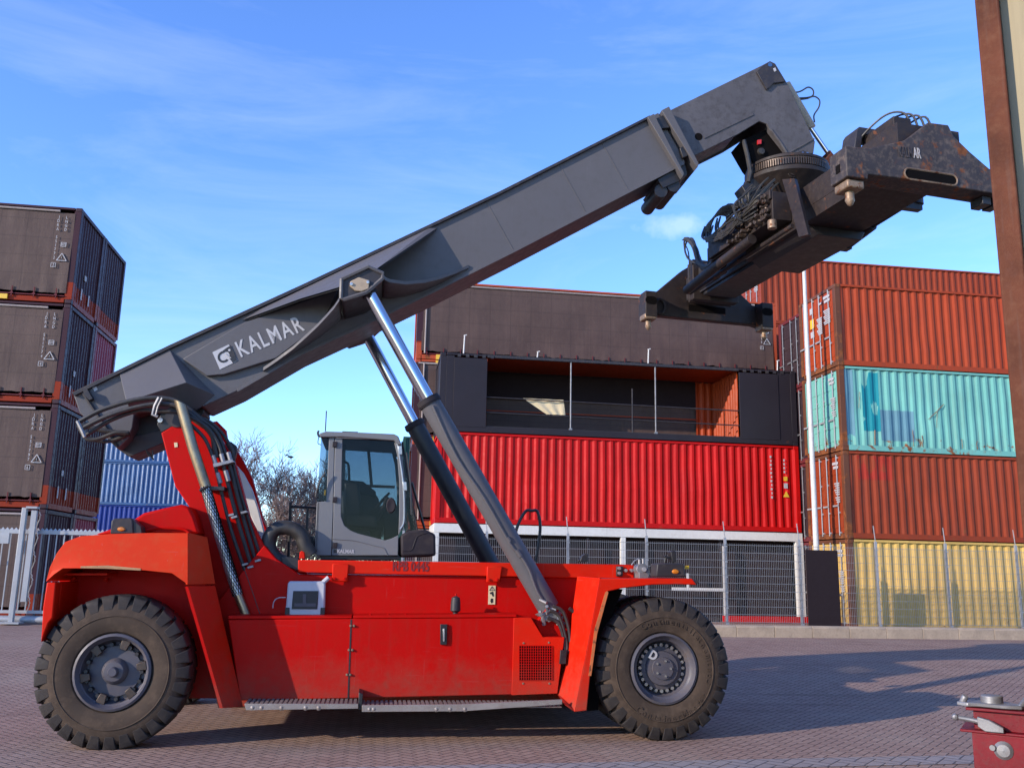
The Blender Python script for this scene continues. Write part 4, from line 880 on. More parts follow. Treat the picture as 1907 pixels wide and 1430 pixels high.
for x, y in ((1153, 1058), (1153, 1067), (1165, 1062), (1176, 1062)): b.lathe(P3(x, y, WV - .1), [(0, -.03), (.02, -.028), (.024, .03)], 8)
part(b, 'bolt_heads', 'steel', bevel=0)
b = MB(); b.lathe(P3(1194, 1060, .6), [(.075, -.06), (.075, .1), (.05, .11)], 14); b.cyl(P3(1191, 1056, .6), P3(1191, 1041, .6), .022); b.cyl(P3(1198, 1056, .6), P3(1198, 1040, .6), .022); b.cyl(P3(1200, 1060, .54), P3(1200, 1060, .44), .03); b.tube(PP([(1176, 1052), (1182, 1044), (1190, 1040)], .6), .012, 6); b.box(*[P2(1186, 1068, .6)[0], P2(1203, 1068, .6)[0]], .5, .7, 1.75, 1.9); part(b, 'hydraulic_valve', 'dullsteel', bevel=.003)
b = MB(); b.pix([(1080, 1046), (1083, 1036), (1090, 1030), (1096, 1032), (1094, 1046)], 1.5, 1.6); b.tube(PP([(1082, 1040), (1076, 1046)], 1.55), .02, 6); part(b, 'far_work_light', 'black')
b = MB(); b.tube(spline(PP([(950, 1046), (962, 985), (978, 953), (990, 951), (1001, 953), (1006, 985), (998, 1046)], 2.2), 5), .022, 8); part(b, 'grab_rail', 'black', bevel=0)
# ---------------- rear fender, hood
outl = [(86, 1082), (93, 1056), (105, 1031), (121, 1009), (150, 998), (206, 994), (280, 992), (350, 992)]
edge = [(86, 1082), (101, 1069), (117, 1058), (180, 1058), (230, 1059), (271, 1062), (320, 1067), (350, 1088)]
b = MB(); vt = [.0, .0, .01, .03, .05, .06, .06, .06]; mid = []
for a, e in zip(outl, edge): mid.append((a[0] * .42 + e[0] * .58, a[1] * .42 + e[1] * .58))
low = [P3(*e, -.03) for e in edge]; md = [P3(*q, -.03 + .03) for q in mid]; top = [P3(*o, v) for o, v in zip(outl, vt)]
back = [Vector((p.x, 1.45, p.z)) for p in top]; n = len(top); und = [Vector((p.x, 1.45, p.z - .02)) for p in low]
hi = [Vector((p.x, p.y, p.z)) for p in top]
pts = low + md + top + back + und; fs = []
for r_ in range(4): fs += [(r_ * n + i, r_ * n + i + 1, (r_ + 1) * n + i + 1, (r_ + 1) * n + i) for i in range(n - 1)]
fs += [(4 * n + i, 4 * n + i + 1, i + 1, i) for i in range(n - 1)]; fs += [[r_ * n for r_ in range(5)], [r_ * n + n - 1 for r_ in range(5)]]
b.add(pts, fs); rf = part(b, 'rear_fender', 'faded', bevel=.012, smooth=50)
M['scuff'] = paint('scuffed_fender_lip', (.42, .22, .10), .7, var=.3, dust=(.25, .16, .09), dustamt=.8, rust=.2, bump=.1, scale=6)
b = MB(); b.pix([(150, 1054), (200, 1052.5), (262, 1058), (262, 1062), (200, 1058.5), (150, 1057.5)], -.034, -.028); part(b, 'scuffed_lip', M['scuff'], rf, 0)
# corner return and slanted mudguard
b = MB(); b.sheet([P3(350, 992, .06), P3(386, 1000, .55), P3(401, 1087, .45), P3(350, 1088, -.03)], (-.03, .03, 0)); part(b, 'fender_return', 'faded', rf, .004)
b = MB(); b.sheet([P3(350, 1092, -.03), P3(401, 1090, .42), P3(453, 1316, .36), P3(415, 1318, -.03)], (-.03, .04, 0)); part(b, 'mudguard', 'fender', bevel=.006)
b = MB(); b.sheet([P3(350, 1092, -.03), P3(415, 1318, -.03), P3(412, 1318, 1.2), P3(348, 1092, 1.2)], (-.03, 0, 0)); part(b, 'mudguard_liner', 'red', bevel=0)
b = MB(); b.pix([(87, 1084), (104, 1084), (98, 1150), (90, 1160), (76, 1196), (80, 1130)], -.02, 1.3); b.pix([(104, 1084), (115, 1084), (108, 1150), (98, 1160)], .15, 1.3); part(b, 'rear_bumper', 'fender', bevel=.012)
b = MB(); b.pix([(110, 1058), (350, 1066), (400, 1100), (440, 1300), (330, 1300), (300, 1200), (110, 1200)], .75, .85); part(b, 'inner_arch', 'red')
b = MB(); b.pix([(117, 1067), (200, 1067), (200, 1071), (117, 1071)], .3, .74)
for x, y in ((138, 1077), (197, 1079)): b.lathe(P3(x, y, .7), [(0, -.04), (.022, -.035), (.022, .05)], 8)
part(b, 'arch_bracket', 'fender', bevel=.003)
b = MB(); b.pix([(176, 995), (205, 985), (252, 965), (267, 955), (300, 947), (337, 939), (352, 943), (362, 962), (372, 994)], .62, 3.1); hd = part(b, 'engine_hood', 'red', bevel=.03)
b = MB(); b.pix([(150, 1000), (372, 992), (392, 1080), (400, 1150), (140, 1150)], .86, 3.0); part(b, 'counterweight', 'red', bevel=.02)
b = MB(); b.tube(spline(PP([(262, 990), (300, 983), (340, 985), (352, 992)], .6), 4), .02, 6); part(b, 'hood_crease', 'red', hd, 0)
b = MB(); b.pix([(207, 969), (213, 965), (243, 964), (247, 967), (249, 994), (205, 994)], .34, .60); lh = part(b, 'marker_lamp', 'darkgrey', bevel=.014); b = MB(); q = P3(226, 985, .34); b.lathe((0, 0, 0), [(.0, -.022), (.032, -.018), (.044, .0)], 18); b.v = [Vector((p.x + q.x, p.y + q.y, p.z * .6 + q.z)) for p in b.v]; part(b, 'amber_lens', 'amber', lh, 0)
b = MB(); b.pix([(249, 994), (247, 967), (262, 980), (264, 994)], .36, .56); part(b, 'lamp_guard', 'black', bevel=.004)
# ---------------- boom towers
TV = 1.0
b = MB(); b.pix([(300, 806), (318, 795), (335, 786), (372, 782), (402, 800), (420, 830), (440, 868), (465, 963), (492, 1015), (514, 1040), (557, 1069), (560, 1150), (392, 1150), (372, 1050), (352, 943), (326, 905)], TV, TV + .16); tw1 = part(b, 'boom_tower', 'red', bevel=.012)
b = MB(); b.pix([(300, 806), (318, 795), (335, 786), (372, 782), (402, 800), (420, 830), (440, 868), (465, 963), (492, 1015), (514, 1040), (557, 1069), (560, 1150), (392, 1150), (372, 1050), (352, 943), (326, 905)], 2.5, 2.66, v=1.0); part(b, 'boom_tower', 'red', bevel=.012)
b = MB(); b.pix([(324, 824), (330, 824), (331, 832), (325, 833)], TV - .008, TV); part(b, 'tower_plate', 'sticker', tw1, 0)
b = MB(); b.pix([(440, 866), (452, 880), (468, 910), (480, 945), (497, 1012), (488, 1008), (462, 950)], 2.2, 2.34); part(b, 'hood_flank', 'white', bevel=.01)
b = MB(); b.pix([(292, 790), (300, 806), (318, 796), (335, 786), (345, 770), (320, 757), (300, 768)], TV + .005, TV + .3); part(b, 'pivot_lug', 'black', bevel=.01); b = MB(); b.lathe(P3(299, 783, TV), [(0, -.03), (.03, -.028), (.036, .02)], 12); part(b, 'pivot_bolt', 'steel', bevel=0)
b = MB(); b.cyl((P2(330, 775, 1.0)[0], .98, P2(330, 775, 1.0)[1]), (P2(330, 775, 1.0)[0], 2.68, P2(330, 775, 1.0)[1]), .14, 24); part(b, 'boom_pivot', 'darkgrey', bevel=0)
# exhaust
EV = .80
def epath(pts, r0, n=24):
    return PP(pts, EV)
b = MB(); pts = PP([(336, 752), (360, 836), (384, 908)], EV); b.tube(pts, .063, 20); d = (pts[0] - pts[1]).normalized(); b.v[:20] = [p + d * (-(p.x - pts[0].x) * .9 + .02) for p in b.v[:20]]; ex = part(b, 'exhaust_pipe', 'brass', bevel=0, smooth=50)
b = MB(); q = [p + d * .004 for p in b.v]; b.tube([pts[0] + d * .0 , pts[0] - d * .05], [.052, .05], 20); b.v[:20] = [p + d * (-(p.x - pts[0].x) * .9 + .024) for p in b.v[:20]]; part(b, 'pipe_mouth_shade', 'void', ex, 0)  # black plug stands for the unlit inside of the pipe
gp_ = PP([(382, 905), (405, 985), (428, 1062), (443, 1108)], EV); gd = (gp_[-1] - gp_[0])
b = MB(); b.tube(gp_, .060, 18); part(b, 'guard_sleeve', 'guard', ex, 0)
b = MB(); k = 30; m_ = 13; rr = .0595; a_ = gd.normalized(); e1 = Vector((0, 1, 0)); e1 = (e1 - a_ * e1.dot(a_)).normalized(); e2 = a_.cross(e1)
def gpt(i, j, r=rr):
    w = 2 * math.pi * (j + .5 * (i % 2)) / m_; return gp_[0] + gd * (i / k) + (e1 * math.cos(w) + e2 * math.sin(w)) * r
for i in range(k):
    for j in range(m_):
        b.tube([gpt(i, j), gpt(i + 1, j + (0 if i % 2 == 0 else 1))], .0048, 4); b.tube([gpt(i, j), gpt(i + 1, j - (1 if i % 2 == 0 else 0))], .0048, 4)
part(b, 'guard_perforation', 'void', ex, 0, fix=False)
b = MB(); b.tube(PP([(442, 1105), (460, 1150)], EV), .052, 16); part(b, 'exhaust_pipe', 'brass', bevel=0); b = MB(); q = PP([(372, 914), (388, 905)], EV - .07); b.tube([q[0], q[1]], .018, 6); b.box(P2(384, 908, EV)[0], P2(418, 908, EV)[0], EV - .02, TV, P2(384, 912, EV)[1], P2(384, 905, EV)[1]); part(b, 'pipe_clamp', 'black', bevel=0)
# hoses down the tower and across the boom tail
for i, (pth, v, r) in enumerate([([(352, 788), (380, 815), (396, 850), (402, 872), (430, 985), (470, 1100), (487, 1150)], .88, .022), ([(345, 772), (385, 795), (408, 830), (416, 866), (440, 960), (480, 1090), (500, 1150)], .90, .024),
        ([(350, 768), (400, 800), (420, 845), (428, 868), (452, 960), (490, 1090), (508, 1150)], .94, .024), ([(340, 766), (395, 788), (432, 835), (436, 872), (462, 965), (500, 1080)], .99, .02)]):
    b = MB(); b.tube(spline(PP(pth, v), 5), r, 8); part(b, 'hydraulic_hose', 'hose', bevel=0)
b = MB()
for x, y in ((397, 848), (412, 845), (425, 842), (405, 880), (420, 876)): b.tube(PP([(x, y), (x + 6, y + 20)], .86), .028, 8)
b.pix([(396, 864), (432, 855), (436, 860), (398, 870)], .82, 1.0); part(b, 'hose_coupling', 'dullsteel', bevel=.003)
b = MB()
for x, y in ((424, 958), (448, 953), (430, 962), (450, 1050), (474, 1043), (460, 1055)): b.pix([(x, y), (x + 11, y - 3), (x + 12, y + 1), (x + 1, y + 4)], .82, .99)
part(b, 'hose_clamp', 'dullsteel', bevel=.003)
b = MB(); b.pix([(420, 826), (430, 822), (440, 830), (441, 840), (436, 858), (428, 872), (424, 866), (431, 842), (424, 836)], 1.16, 1.26); part(b, 'lifting_eye', 'black', bevel=.004)
b = MB(); b.pix([(380, 788), (404, 784), (420, 800), (424, 826), (412, 846), (400, 840), (396, 812)], 1.5, 1.62); part(b, 'boom_heel', 'red', bevel=.006)
for k, (pth, v, r) in enumerate([([(148, 785), (190, 763), (250, 745), (296, 741), (330, 748), (362, 770), (392, 800), (400, 850)], .95, .03), ([(152, 798), (200, 775), (255, 758), (300, 752), (335, 758), (368, 782), (395, 812), (404, 852)], .92, .03),
        ([(158, 812), (205, 783), (258, 765), (300, 766), (340, 770), (380, 795)], .98, .026), ([(146, 792), (160, 815), (180, 818), (215, 806), (240, 806)], 1.2, .026), ([(150, 790), (185, 800), (235, 808)], 1.3, .03), ([(160, 815), (200, 822), (242, 808)], 1.35, .024)]):
    b = MB(); b.tube(spline(PP(pth, v), 6), r, 8); part(b, 'hydraulic_hose', 'hose', bevel=0)
b = MB(); b.tube(PP([(144, 784), (152, 800), (158, 814)], .90), .022, 6); b.tube(PP([(296, 740), (288, 756), (284, 772), (294, 776)], .86), .02, 6); b.tube(PP([(302, 741), (294, 757), (290, 773)], .86), .012, 6); part(b, 'hose_clamp', 'dullsteel', bevel=0)
b = MB(); b.tube(PP([(276, 842), (282, 850), (286, 856)], 1.6), .012, 6); b.tube(spline(PP([(272, 836), (276, 846), (284, 850), (284, 838)], 1.6), 4), .010, 6); part(b, 'loose_cable', 'black', bevel=0)
# ---------------- boom
b = MB(); b.pix([(136, 733), (314, 646), (560, 534), (929, 360), (1226, 210), (1277, 303), (1180, 353), (960, 467), (814, 540), (671, 609), (560, 660), (442, 728), (378, 757), (330, 745), (250, 772), (247, 795), (238, 817), (219, 836), (148, 768)], BV0, BV1)
bo = part(b, 'boom', 'boom', bevel=.012)
b = MB(); b.pix([(134, 731), (314, 643), (560, 531), (929, 357), (1210, 215), (1212, 219), (929, 363), (560, 538), (314, 650), (138, 737)], BV0 - .05, BV1 + .05); part(b, 'top_flange', 'darkgrey', bo, .004)
b = MB(); b.pix([(442, 724), (560, 656), (671, 605), (814, 536), (960, 463), (1180, 349), (1272, 300), (1275, 306), (1180, 355), (960, 469), (814, 542), (671, 611), (560, 662), (442, 730)], BV0 - .02, BV0); part(b, 'bottom_flange', 'boom', bo, .003)
b = MB(); b.pix([(219, 836), (238, 815), (300, 800), (378, 757), (380, 770), (302, 826), (241, 851)], BV0 + .22, BV1 - .1); b.pix([(238, 770), (330, 745), (345, 770), (300, 815), (236, 840)], BV0 + .3, BV1 - .15); part(b, 'boom_heel_plate', 'darkgrey', bo)
b = MB(); A, B_, Cc, E_ = P3(222, 693, BV0 - .004), P3(314, 648, BV0 - .004), P3(347, 712, 1.08), P3(235, 748, 1.08); F_, G_, H_ = P3(400, 735, BV0 - .004), P3(246, 770, BV0 - .004), P3(372, 760, BV0 - .004)
b.add([A, B_, Cc, E_, F_, G_, H_], [(0, 1, 2, 3), (1, 4, 2), (4, 6, 2), (2, 6, 5, 3), (0, 3, 5)]); part(b, 'pivot_cheek', 'boom', bo, .006)
b = MB(); b.tube(PP([(152, 728), (176, 764), (200, 800), (219, 832)], BV0 - .02), .02, 6); b.pix([(154, 722), (162, 724), (172, 742), (166, 745), (156, 735)], BV0 - .10, BV0 - .001); part(b, 'tail_rib', 'darkgrey', bo, 0)
b = MB(); b.pix([(172, 722), (178, 718), (182, 725), (176, 729)], BV0 - .006, BV0 - .001); part(b, 'data_plate', 'letter', bo, 0)
b = MB(); b.pix([(300, 806), (318, 795), (302, 826), (246, 845), (224, 838), (236, 808)], BV1 - .05, BV1, v=BV1); part(b, 'far_cheek', 'darkgrey', bo)
for x, y0_, y1_ in ((905, 372, 494), (1040, 302, 424), (1120, 262, 383)):
    b = MB(); b.tube([P3(x, y0_ + 2, BV0 - .002), P3(x + (y1_ - y0_) * .42, y1_ - (y1_ - y0_) * .42 * .5 - 2, BV0 - .002)], .006, 5); part(b, 'weld_seam', 'boom', bo, 0)
# lettering panel with its words
LV = BV0 - .075
b = MB(); b.pix([(385, 700), (340, 668), (452, 602), (560, 563), (630, 540), (604, 592), (573, 623), (514, 667), (418, 697)], LV, BV0 + .01); lp = part(b, 'lettering_panel', 'boom', bo, .01)
b = MB(); o_ = P3(449, 665, LV - .003); e_ = P3(568, 614, LV - .003); xd = (e_ - o_); xd.y = 0; yd = Vector((-xd.z, 0, xd.x)).normalized(); bold = .012
T_ = MB(); wd_ = xd.length; v_, f_ = text_geo('KALMAR', .30, .004, .003, 1.2); x0 = min(p.x for p in v_); x1 = max(p.x for p in v_); k = wd_ / (x1 - x0); y1 = max(p.y for p in v_); hgt = .215 / y1
xn = xd.normalized(); b.add([o_ + xn * ((p.x - x0) * k) + yd * (p.y * hgt) - Vector((0, p.z, 0)) for p in v_], f_); part(b, 'lettering', 'letter', lp, 0)
b = MB(); b.pix([(395.5, 656), (426, 641.5), (443, 671.5), (409.5, 688)], LV - .006, LV - .001); lg = part(b, 'emblem_plate', 'letter', lp, 0)
lo = P3(409.5, 688, LV - .008); lx = P3(443, 671.5, LV - .008) - lo; ly = P3(395.5, 656, LV - .008) - lo
def LQ(a, c): return lo + lx * a + ly * c
b = MB(); cir = []
for i in range(15): w = R(70 + 230 * i / 14); cir.append(LQ(.42 + .25 * math.cos(w), .52 + .25 * math.sin(w)))
for i in range(14):
    wdt = .035; b.sheet([cir[i] + (cir[i] - LQ(.42, .52)) * .22, cir[i + 1] + (cir[i + 1] - LQ(.42, .52)) * .22, cir[i + 1] - (cir[i + 1] - LQ(.42, .52)) * .22, cir[i] - (cir[i] - LQ(.42, .52)) * .22], (0, -.002, 0))
b.sheet([LQ(*q) for q in ((.5, .83), (.75, .88), (.98, .9), (.98, .02), (.72, .02), (.66, .3), (.74, .48), (.72, .66), (.6, .72), (.5, .71))], (0, -.0022, 0)); part(b, 'emblem', 'black', lg, 0)
b = MB(); b.lathe(LQ(.82, .70) + Vector((0, -.003, 0)), [(0, -.002), (.016, -.002), (.016, .0)], 10); b.tube([LQ(.56, .62) + Vector((0, -.002, 0)), LQ(.64, .42) + Vector((0, -.002, 0)), LQ(.74, .28) + Vector((0, -.002, 0))], .008, 4); part(b, 'emblem_eye', 'letter', lg, 0)
# lift-cylinder bracket
b = MB(); T1, T2, T3, T4 = P3(450, 596, BV0 - .02), P3(480, 578, BV0 - .02), P3(802, 423, BV0 - .02), P3(815, 424, BV0 - .01); L1, L2, L3, L4 = P3(462, 592, BV0 - .05), P3(560, 556, .98), P3(634, 534, .56), P3(701, 501, .56)
b.add([T1, T2, T3, T4, L4, L3, L2, L1], [(0, 1, 6, 7), (1, 2, 5, 6), (2, 4, 5), (2, 3, 4)]); b.add([p + Vector((0, .025, -.02)) for p in (T1, T2, T3, T4, L4, L3, L2, L1)], [(0, 1, 6, 7), (1, 2, 5, 6), (2, 4, 5), (2, 3, 4)])
br = part(b, 'cylinder_bracket', 'boom', bo, 0, smooth=20)
hexo = [(636, 520), (686, 497), (713, 509), (712, 519), (694, 535), (682, 545), (641, 558), (635, 556)]
b = MB(); b.pix(hexo, .47, BV0 + .02); part(b, 'pin_housing', 'darkgrey', br, .015)
b = MB(); q = PP(hexo + hexo[:1], .455); b.tube(q, .026, 6); part(b, 'housing_rim', 'boom', br, 0)
b = MB(); b.pix([(652, 524), (668, 516), (688, 521.5), (687, 538), (673, 543), (661, 541), (651, 532)], .43, .47); pp = part(b, 'pin_plate', 'tan', br, .01); b = MB()
for x, y in ((654.5, 529.5), (685, 526)): b.lathe(P3(x, y, .43), [(0, -.02), (.02, -.018), (.022, .0)], 8)
part(b, 'bolt_heads', 'steel', pp, 0)
for crv in ([(490, 687, 1.34), (514, 671, 1.28), (545, 648, 1.20), (573, 623, .98), (592, 605, .86), (606, 590, .75), (622, 572, .64), (632, 557, .56)], [(712, 513, .56), (718, 519, .60), (726, 523, .66), (756, 527, .84), (791, 524, 1.02), (820, 517, 1.16), (848, 507, 1.30), (873, 496, 1.37)]):
    b = MB(); pts = [P3(x, y, v) for x, y, v in crv]; n = len(pts); up = Vector((0, 0, .022))
    allp = [p + up for p in pts] + [Vector((p.x, BV0 + .005, p.z)) + up for p in pts] + [p - up for p in pts] + [Vector((p.x, BV0 + .005, p.z)) - up for p in pts]
    fs = []
    for i in range(n - 1): fs += [(i, i + 1, n + i + 1, n + i), (2 * n + i, 3 * n + i, 3 * n + i + 1, 2 * n + i + 1), (i, 2 * n + i, 2 * n + i + 1, i + 1)]
    fs += [(0, n, 3 * n, 2 * n), (n - 1, 3 * n - 1, 4 * n - 1, 2 * n - 1)]; b.add(allp, fs); part(b, 'gusset_flange', 'boom', br, 0, smooth=60)
# far-side bracket (mirrored about the boom's middle)
for nm in ('cylinder_bracket',):
    me = br.data.copy()
    for vtx in me.vertices: vtx.co.y = BV0 + BV1 - vtx.co.y
    me.flip_normals(); o = bpy.data.objects.new('cylinder_bracket', me); COL.objects.link(o); o.parent = bo
b = MB(); hx = [P2(x, y, .47) for x, y in hexo]; b.prism(hx, BV1 - .02, 3.13); part(b, 'pin_housing', 'darkgrey', bo, .015)
# inner boom, head, collar
IV0, IV1 = 1.47, 2.13
b = MB(); b.pix([(1215, 222), (1243, 208), (1421, 121), (1434, 114), (1444, 119), (1470, 162), (1512, 252), (1518, 264), (1515, 286), (1468, 288), (1436, 246), (1428, 231), (1414, 226), (1375, 250), (1300, 287), (1262, 306)], IV0, IV0 + .04); b.pix([(1215, 222), (1243, 208), (1421, 121), (1434, 114), (1444, 119), (1470, 162), (1512, 252), (1518, 264), (1515, 286), (1468, 288), (1436, 246), (1428, 231), (1414, 226), (1375, 250), (1300, 287), (1262, 306)], IV1 - .04, IV1, v=IV0)
b.pix([(1215, 222), (1421, 123), (1436, 117), (1463, 162), (1466, 170), (1420, 190), (1375, 246), (1300, 284), (1262, 303)], IV0 + .04, IV1 - .04, v=IV0); b.pix([(1424, 190), (1464, 166), (1512, 254), (1512, 282), (1470, 286), (1434, 240)], IV0 + .04, IV1 - .04, v=IV0)
ib = part(b, 'inner_boom', 'boomworn', RS, .008)
b = MB(); b.pix([(1409, 133), (1421, 122), (1434, 114), (1444, 119), (1463, 152), (1441, 155), (1433, 163), (1428, 167)], IV0 - .04, IV0); hp = part(b, 'head_plate', 'darkgrey', ib, .006)
b = MB(); b.lathe(P3(1434, 121, IV0 - .041), [(0, -.004), (.035, -.004), (.035, 0)], 16); part(b, 'lifting_hole', 'c_blue', hp, 0)
b = MB(); b.pix([(1440, 128), (1444, 126), (1446, 132), (1442, 134)], IV0 - .044, IV0 - .041); part(b, 'data_plate', 'letter', hp, 0)
b = MB(); b.lathe(P3(1301, 255, IV0), [(0, -.003), (.06, -.003), (.06, .0)], 18); part(b, 'side_hole_shade', 'void', ib, 0)  # black disc on the face in place of a shaded hole
b = MB(); b.tube(PP([(1466, 287), (1492, 273), (1516, 259)], IV0 - .005), .012, 6); b.tube(PP([(1436, 242), (1452, 264), (1467, 288)], IV0 - .005), .02, 6); b.pix([(1310, 252), (1400, 207), (1404, 214), (1312, 258)], IV0 - .012, IV0); part(b, 'weld_bead', 'boomworn', ib, 0)
for a, c2, w in (((1212, 215), (1272, 329), 6), ((1239, 202), (1299, 312), 7)):
    b = MB(); b.pix([(a[0] - w, a[1] + w * .5), (a[0] + w, a[1] - w * .5), (c2[0] + w * .4, c2[1] - w), (c2[0], c2[1]), (c2[0] - w * 1.0, c2[1] - 10)], BV0 - .10, BV1 + .10); part(b, 'collar_flange', 'boom', bo, .006)
b = MB(); b.pix([(1220, 222), (1236, 214), (1248, 238), (1230, 240)], BV0 - .06, BV0); b.pix([(1266, 276), (1276, 270), (1282, 290), (1272, 294)], BV0 - .07, BV0); part(b, 'wear_pad', 'black', bo, .008)
b = MB()
for x, y in ((1233, 353), (1256, 343)): p = P3(x, y, BV0); b.cyl((p.x, BV0 + .05, p.z), (p.x, BV1 - .05, p.z), .10, 16)
b.pix([(1225, 335), (1275, 305), (1280, 325), (1262, 338), (1235, 350)], BV0 + .02, BV1 - .02); part(b, 'guide_roller', 'black', bo, 0)
# head internals and lugs
b = MB(); b.pix([(1380, 262), (1434, 238), (1468, 288), (1440, 332), (1420, 322), (1402, 300)], IV0 + .12, IV1 - .12); part(b, 'head_block', 'void', ib); b = MB(); b.lathe(P3(1418, 282, IV0 + .1), [(0, -.02), (.05, -.015), (.06, .02)], 14); b.tube(PP([(1385, 262), (1392, 290), (1398, 322), (1394, 340)], 1.55), .035, 8); part(b, 'slack_hose', 'hose', ib, 0); b = MB(); b.pix([(1411, 261), (1418, 260), (1418, 268), (1411, 269)], IV0 + .09, IV0 + .115); part(b, 'red_lens', 'redlens', ib, 0)
b = MB(); b.pix([(1477, 312), (1480, 288), (1488, 281), (1497, 280), (1511, 287), (1521, 300), (1517, 318)], 1.34, 1.46); lug = part(b, 'rotator_lug', 'darkgrey', RS, .01); b = MB(); b.pix([(1487, 287), (1498, 283), (1508, 289), (1509, 297), (1500, 306), (1489, 301)], 1.32, 1.34); part(b, 'pin_plate', 'black', lug, .003); b = MB()
for x, y in ((1494.5, 286.5), (1503, 287), (1494.5, 295.5), (1502.5, 297)): b.lathe(P3(x, y, 1.32), [(0, -.02), (.022, -.016), (.022, 0)], 8)
part(b, 'bolt_heads', 'chrome', lug, 0)
b = MB(); b.pix([(1506, 286), (1523, 295), (1539, 294), (1548, 284), (1558, 298), (1554, 306), (1531, 322), (1500, 330), (1470, 320), (1485, 300)], 1.55, 1.75); b.pix([(1440, 300), (1470, 288), (1516, 287), (1522, 318), (1490, 330), (1440, 330)], 1.6, 2.0); part(b, 'rotator_frame', 'rust', RS, .01)
b = MB(); q = PP([(1462, 158), (1510, 240)], 1.72); b.tube(q, .085, 18); tc_ = part(b, 'tilt_cylinder', 'tan', RS, .006); b = MB(); q2 = PP([(1509, 238), (1543, 287)], 1.72); b.tube(q2, .034, 12); part(b, 'cylinder_rod', 'chrome', tc_, 0); b = MB(); b.pix([(1539, 285), (1546, 279), (1556, 292), (1553, 303), (1544, 300)], 1.64, 1.80); part(b, 'rod_clevis', 'rust', tc_, .01)
for pth in ([(1472, 165), (1482, 172), (1492, 170), (1505, 163), (1514, 168), (1514, 178), (1504, 182), (1488, 183)], [(1488, 186), (1503, 184), (1516, 180), (1526, 187), (1525, 200), (1516, 215), (1517, 228)]):
    b = MB(); b.tube(spline(PP(pth, 1.70), 5), .012, 6); part(b, 'tilt_hose', 'hose', tc_, 0)
# slew ring
sc_ = P3(1466, 331, 1.75); b = MB(); b.lathe(sc_, [(.30, .10), (.60, .08), (.60, -.06), (.30, -.08)], 48, 'z')
for i in range(108): w = 2 * math.pi * i / 108; p = sc_ + Vector((.615 * math.cos(w), .615 * math.sin(w), 0)); t = Vector((-math.sin(w), math.cos(w), 0)) * .009; r_ = Vector((math.cos(w), math.sin(w), 0)) * .025; b.add([p - t - r_ + Vector((0, 0, -.055)), p + t - r_ + Vector((0, 0, -.055)), p + t + r_ + Vector((0, 0, -.055)), p - t + r_ + Vector((0, 0, -.055)), p - t - r_ + Vector((0, 0, .055)), p + t - r_ + Vector((0, 0, .055)), p + t + r_ + Vector((0, 0, .055)), p - t + r_ + Vector((0, 0, .055))], [(0, 3, 2, 1), (4, 5, 6, 7), (0, 1, 5, 4), (1, 2, 6, 5), (2, 3, 7, 6), (3, 0, 4, 7)])
sr = part(b, 'slew_ring', 'grime', RS, 0, smooth=20); b = MB(); b.lathe(sc_, [(.64, -.07), (.67, -.09), (.67, -.15), (.40, -.40)], 40, 'z'); b.lathe(sc_, [(.30, .28), (.62, .12), (.62, .08)], 40, 'z'); part(b, 'slew_base', 'spread', sr, 0)
b = MB(); b.lathe(P3(1476, 322, 1.2), [(.0, -.03), (.045, -.02), (.05, .05)], 16); q = P3(1476, 322, 1.2); b.tube([q + Vector((.07 * math.cos(a * .5), 0, .07 * math.sin(a * .5))) for a in range(13)], .008, 5); b.tube(spline(PP([(1484, 318), (1497, 312), (1506, 302), (1512, 296)], 1.25), 4), .006, 5); part(b, 'slew_motor', 'spread', RS, 0)
# ---------------- lift cylinders
def liftcyl(v, top, mid, bot, nm):
    t, m_, bt = P3(*top, v), P3(*mid, v), P3(*bot, v); ax = (bt - t).normalized()
    b = MB(); b.tube([m_ - ax * .02, bt], .135, 24); cy = part(b, nm, 'boom' if v < 2 else 'black', RS, 0, smooth=50)
    b = MB(); b.tube([t, m_ + ax * .2], .088, 24); part(b, 'piston_rod', 'chrome', cy, 0, smooth=50)
    b = MB(); b.tube([m_ - ax * .06, m_ + ax * .03], .150, 24); b.tube([m_ - ax * .03, m_ + ax * .012], .157, 24); part(b, 'gland_collar', 'plastic', cy, .004); b = MB(); b.tube([t - ax * .02, t + ax * .10], .105, 20); b.lathe(t - ax * .08, [(.10, -.12), (.15, -.12), (.15, .12), (.10, .12)], 20); part(b, 'rod_eye', 'plastic', cy, 0); return cy, t, m_, bt, ax
c1, t, m_, bt, ax = liftcyl(.65, (683, 538), (800, 750), (1022, 1132), 'lift_cylinder')
b = MB(); b.tube(spline(PP([(806, 756), (850, 850), (900, 925), (950, 1012), (966, 1030), (985, 1060), (1000, 1100), (1018, 1128)], .51), 4), .018, 8); b.tube(PP([(962, 1024), (970, 1036)], .51), .028, 8); b.tube(PP([(945, 1000), (950, 1008)], .51), .024, 8); part(b, 'feed_pipe', 'boom', c1, 0)
b = MB()
rnd = random.Random(2)
for i in range(14): x, y = rnd.uniform(1000, 1045), rnd.uniform(1118, 1158); q = P3(x, y, .46); d = Vector((rnd.gauss(0, 1), rnd.gauss(0, .5), rnd.gauss(0, 1))).normalized() * .06; b.tube([q - d, q + d], rnd.uniform(.014, .03), 7)
b.pix([(1004, 1146), (1030, 1134), (1044, 1146), (1022, 1158)], .45, .75); part(b, 'foot_fittings', 'dullsteel', c1, 0)
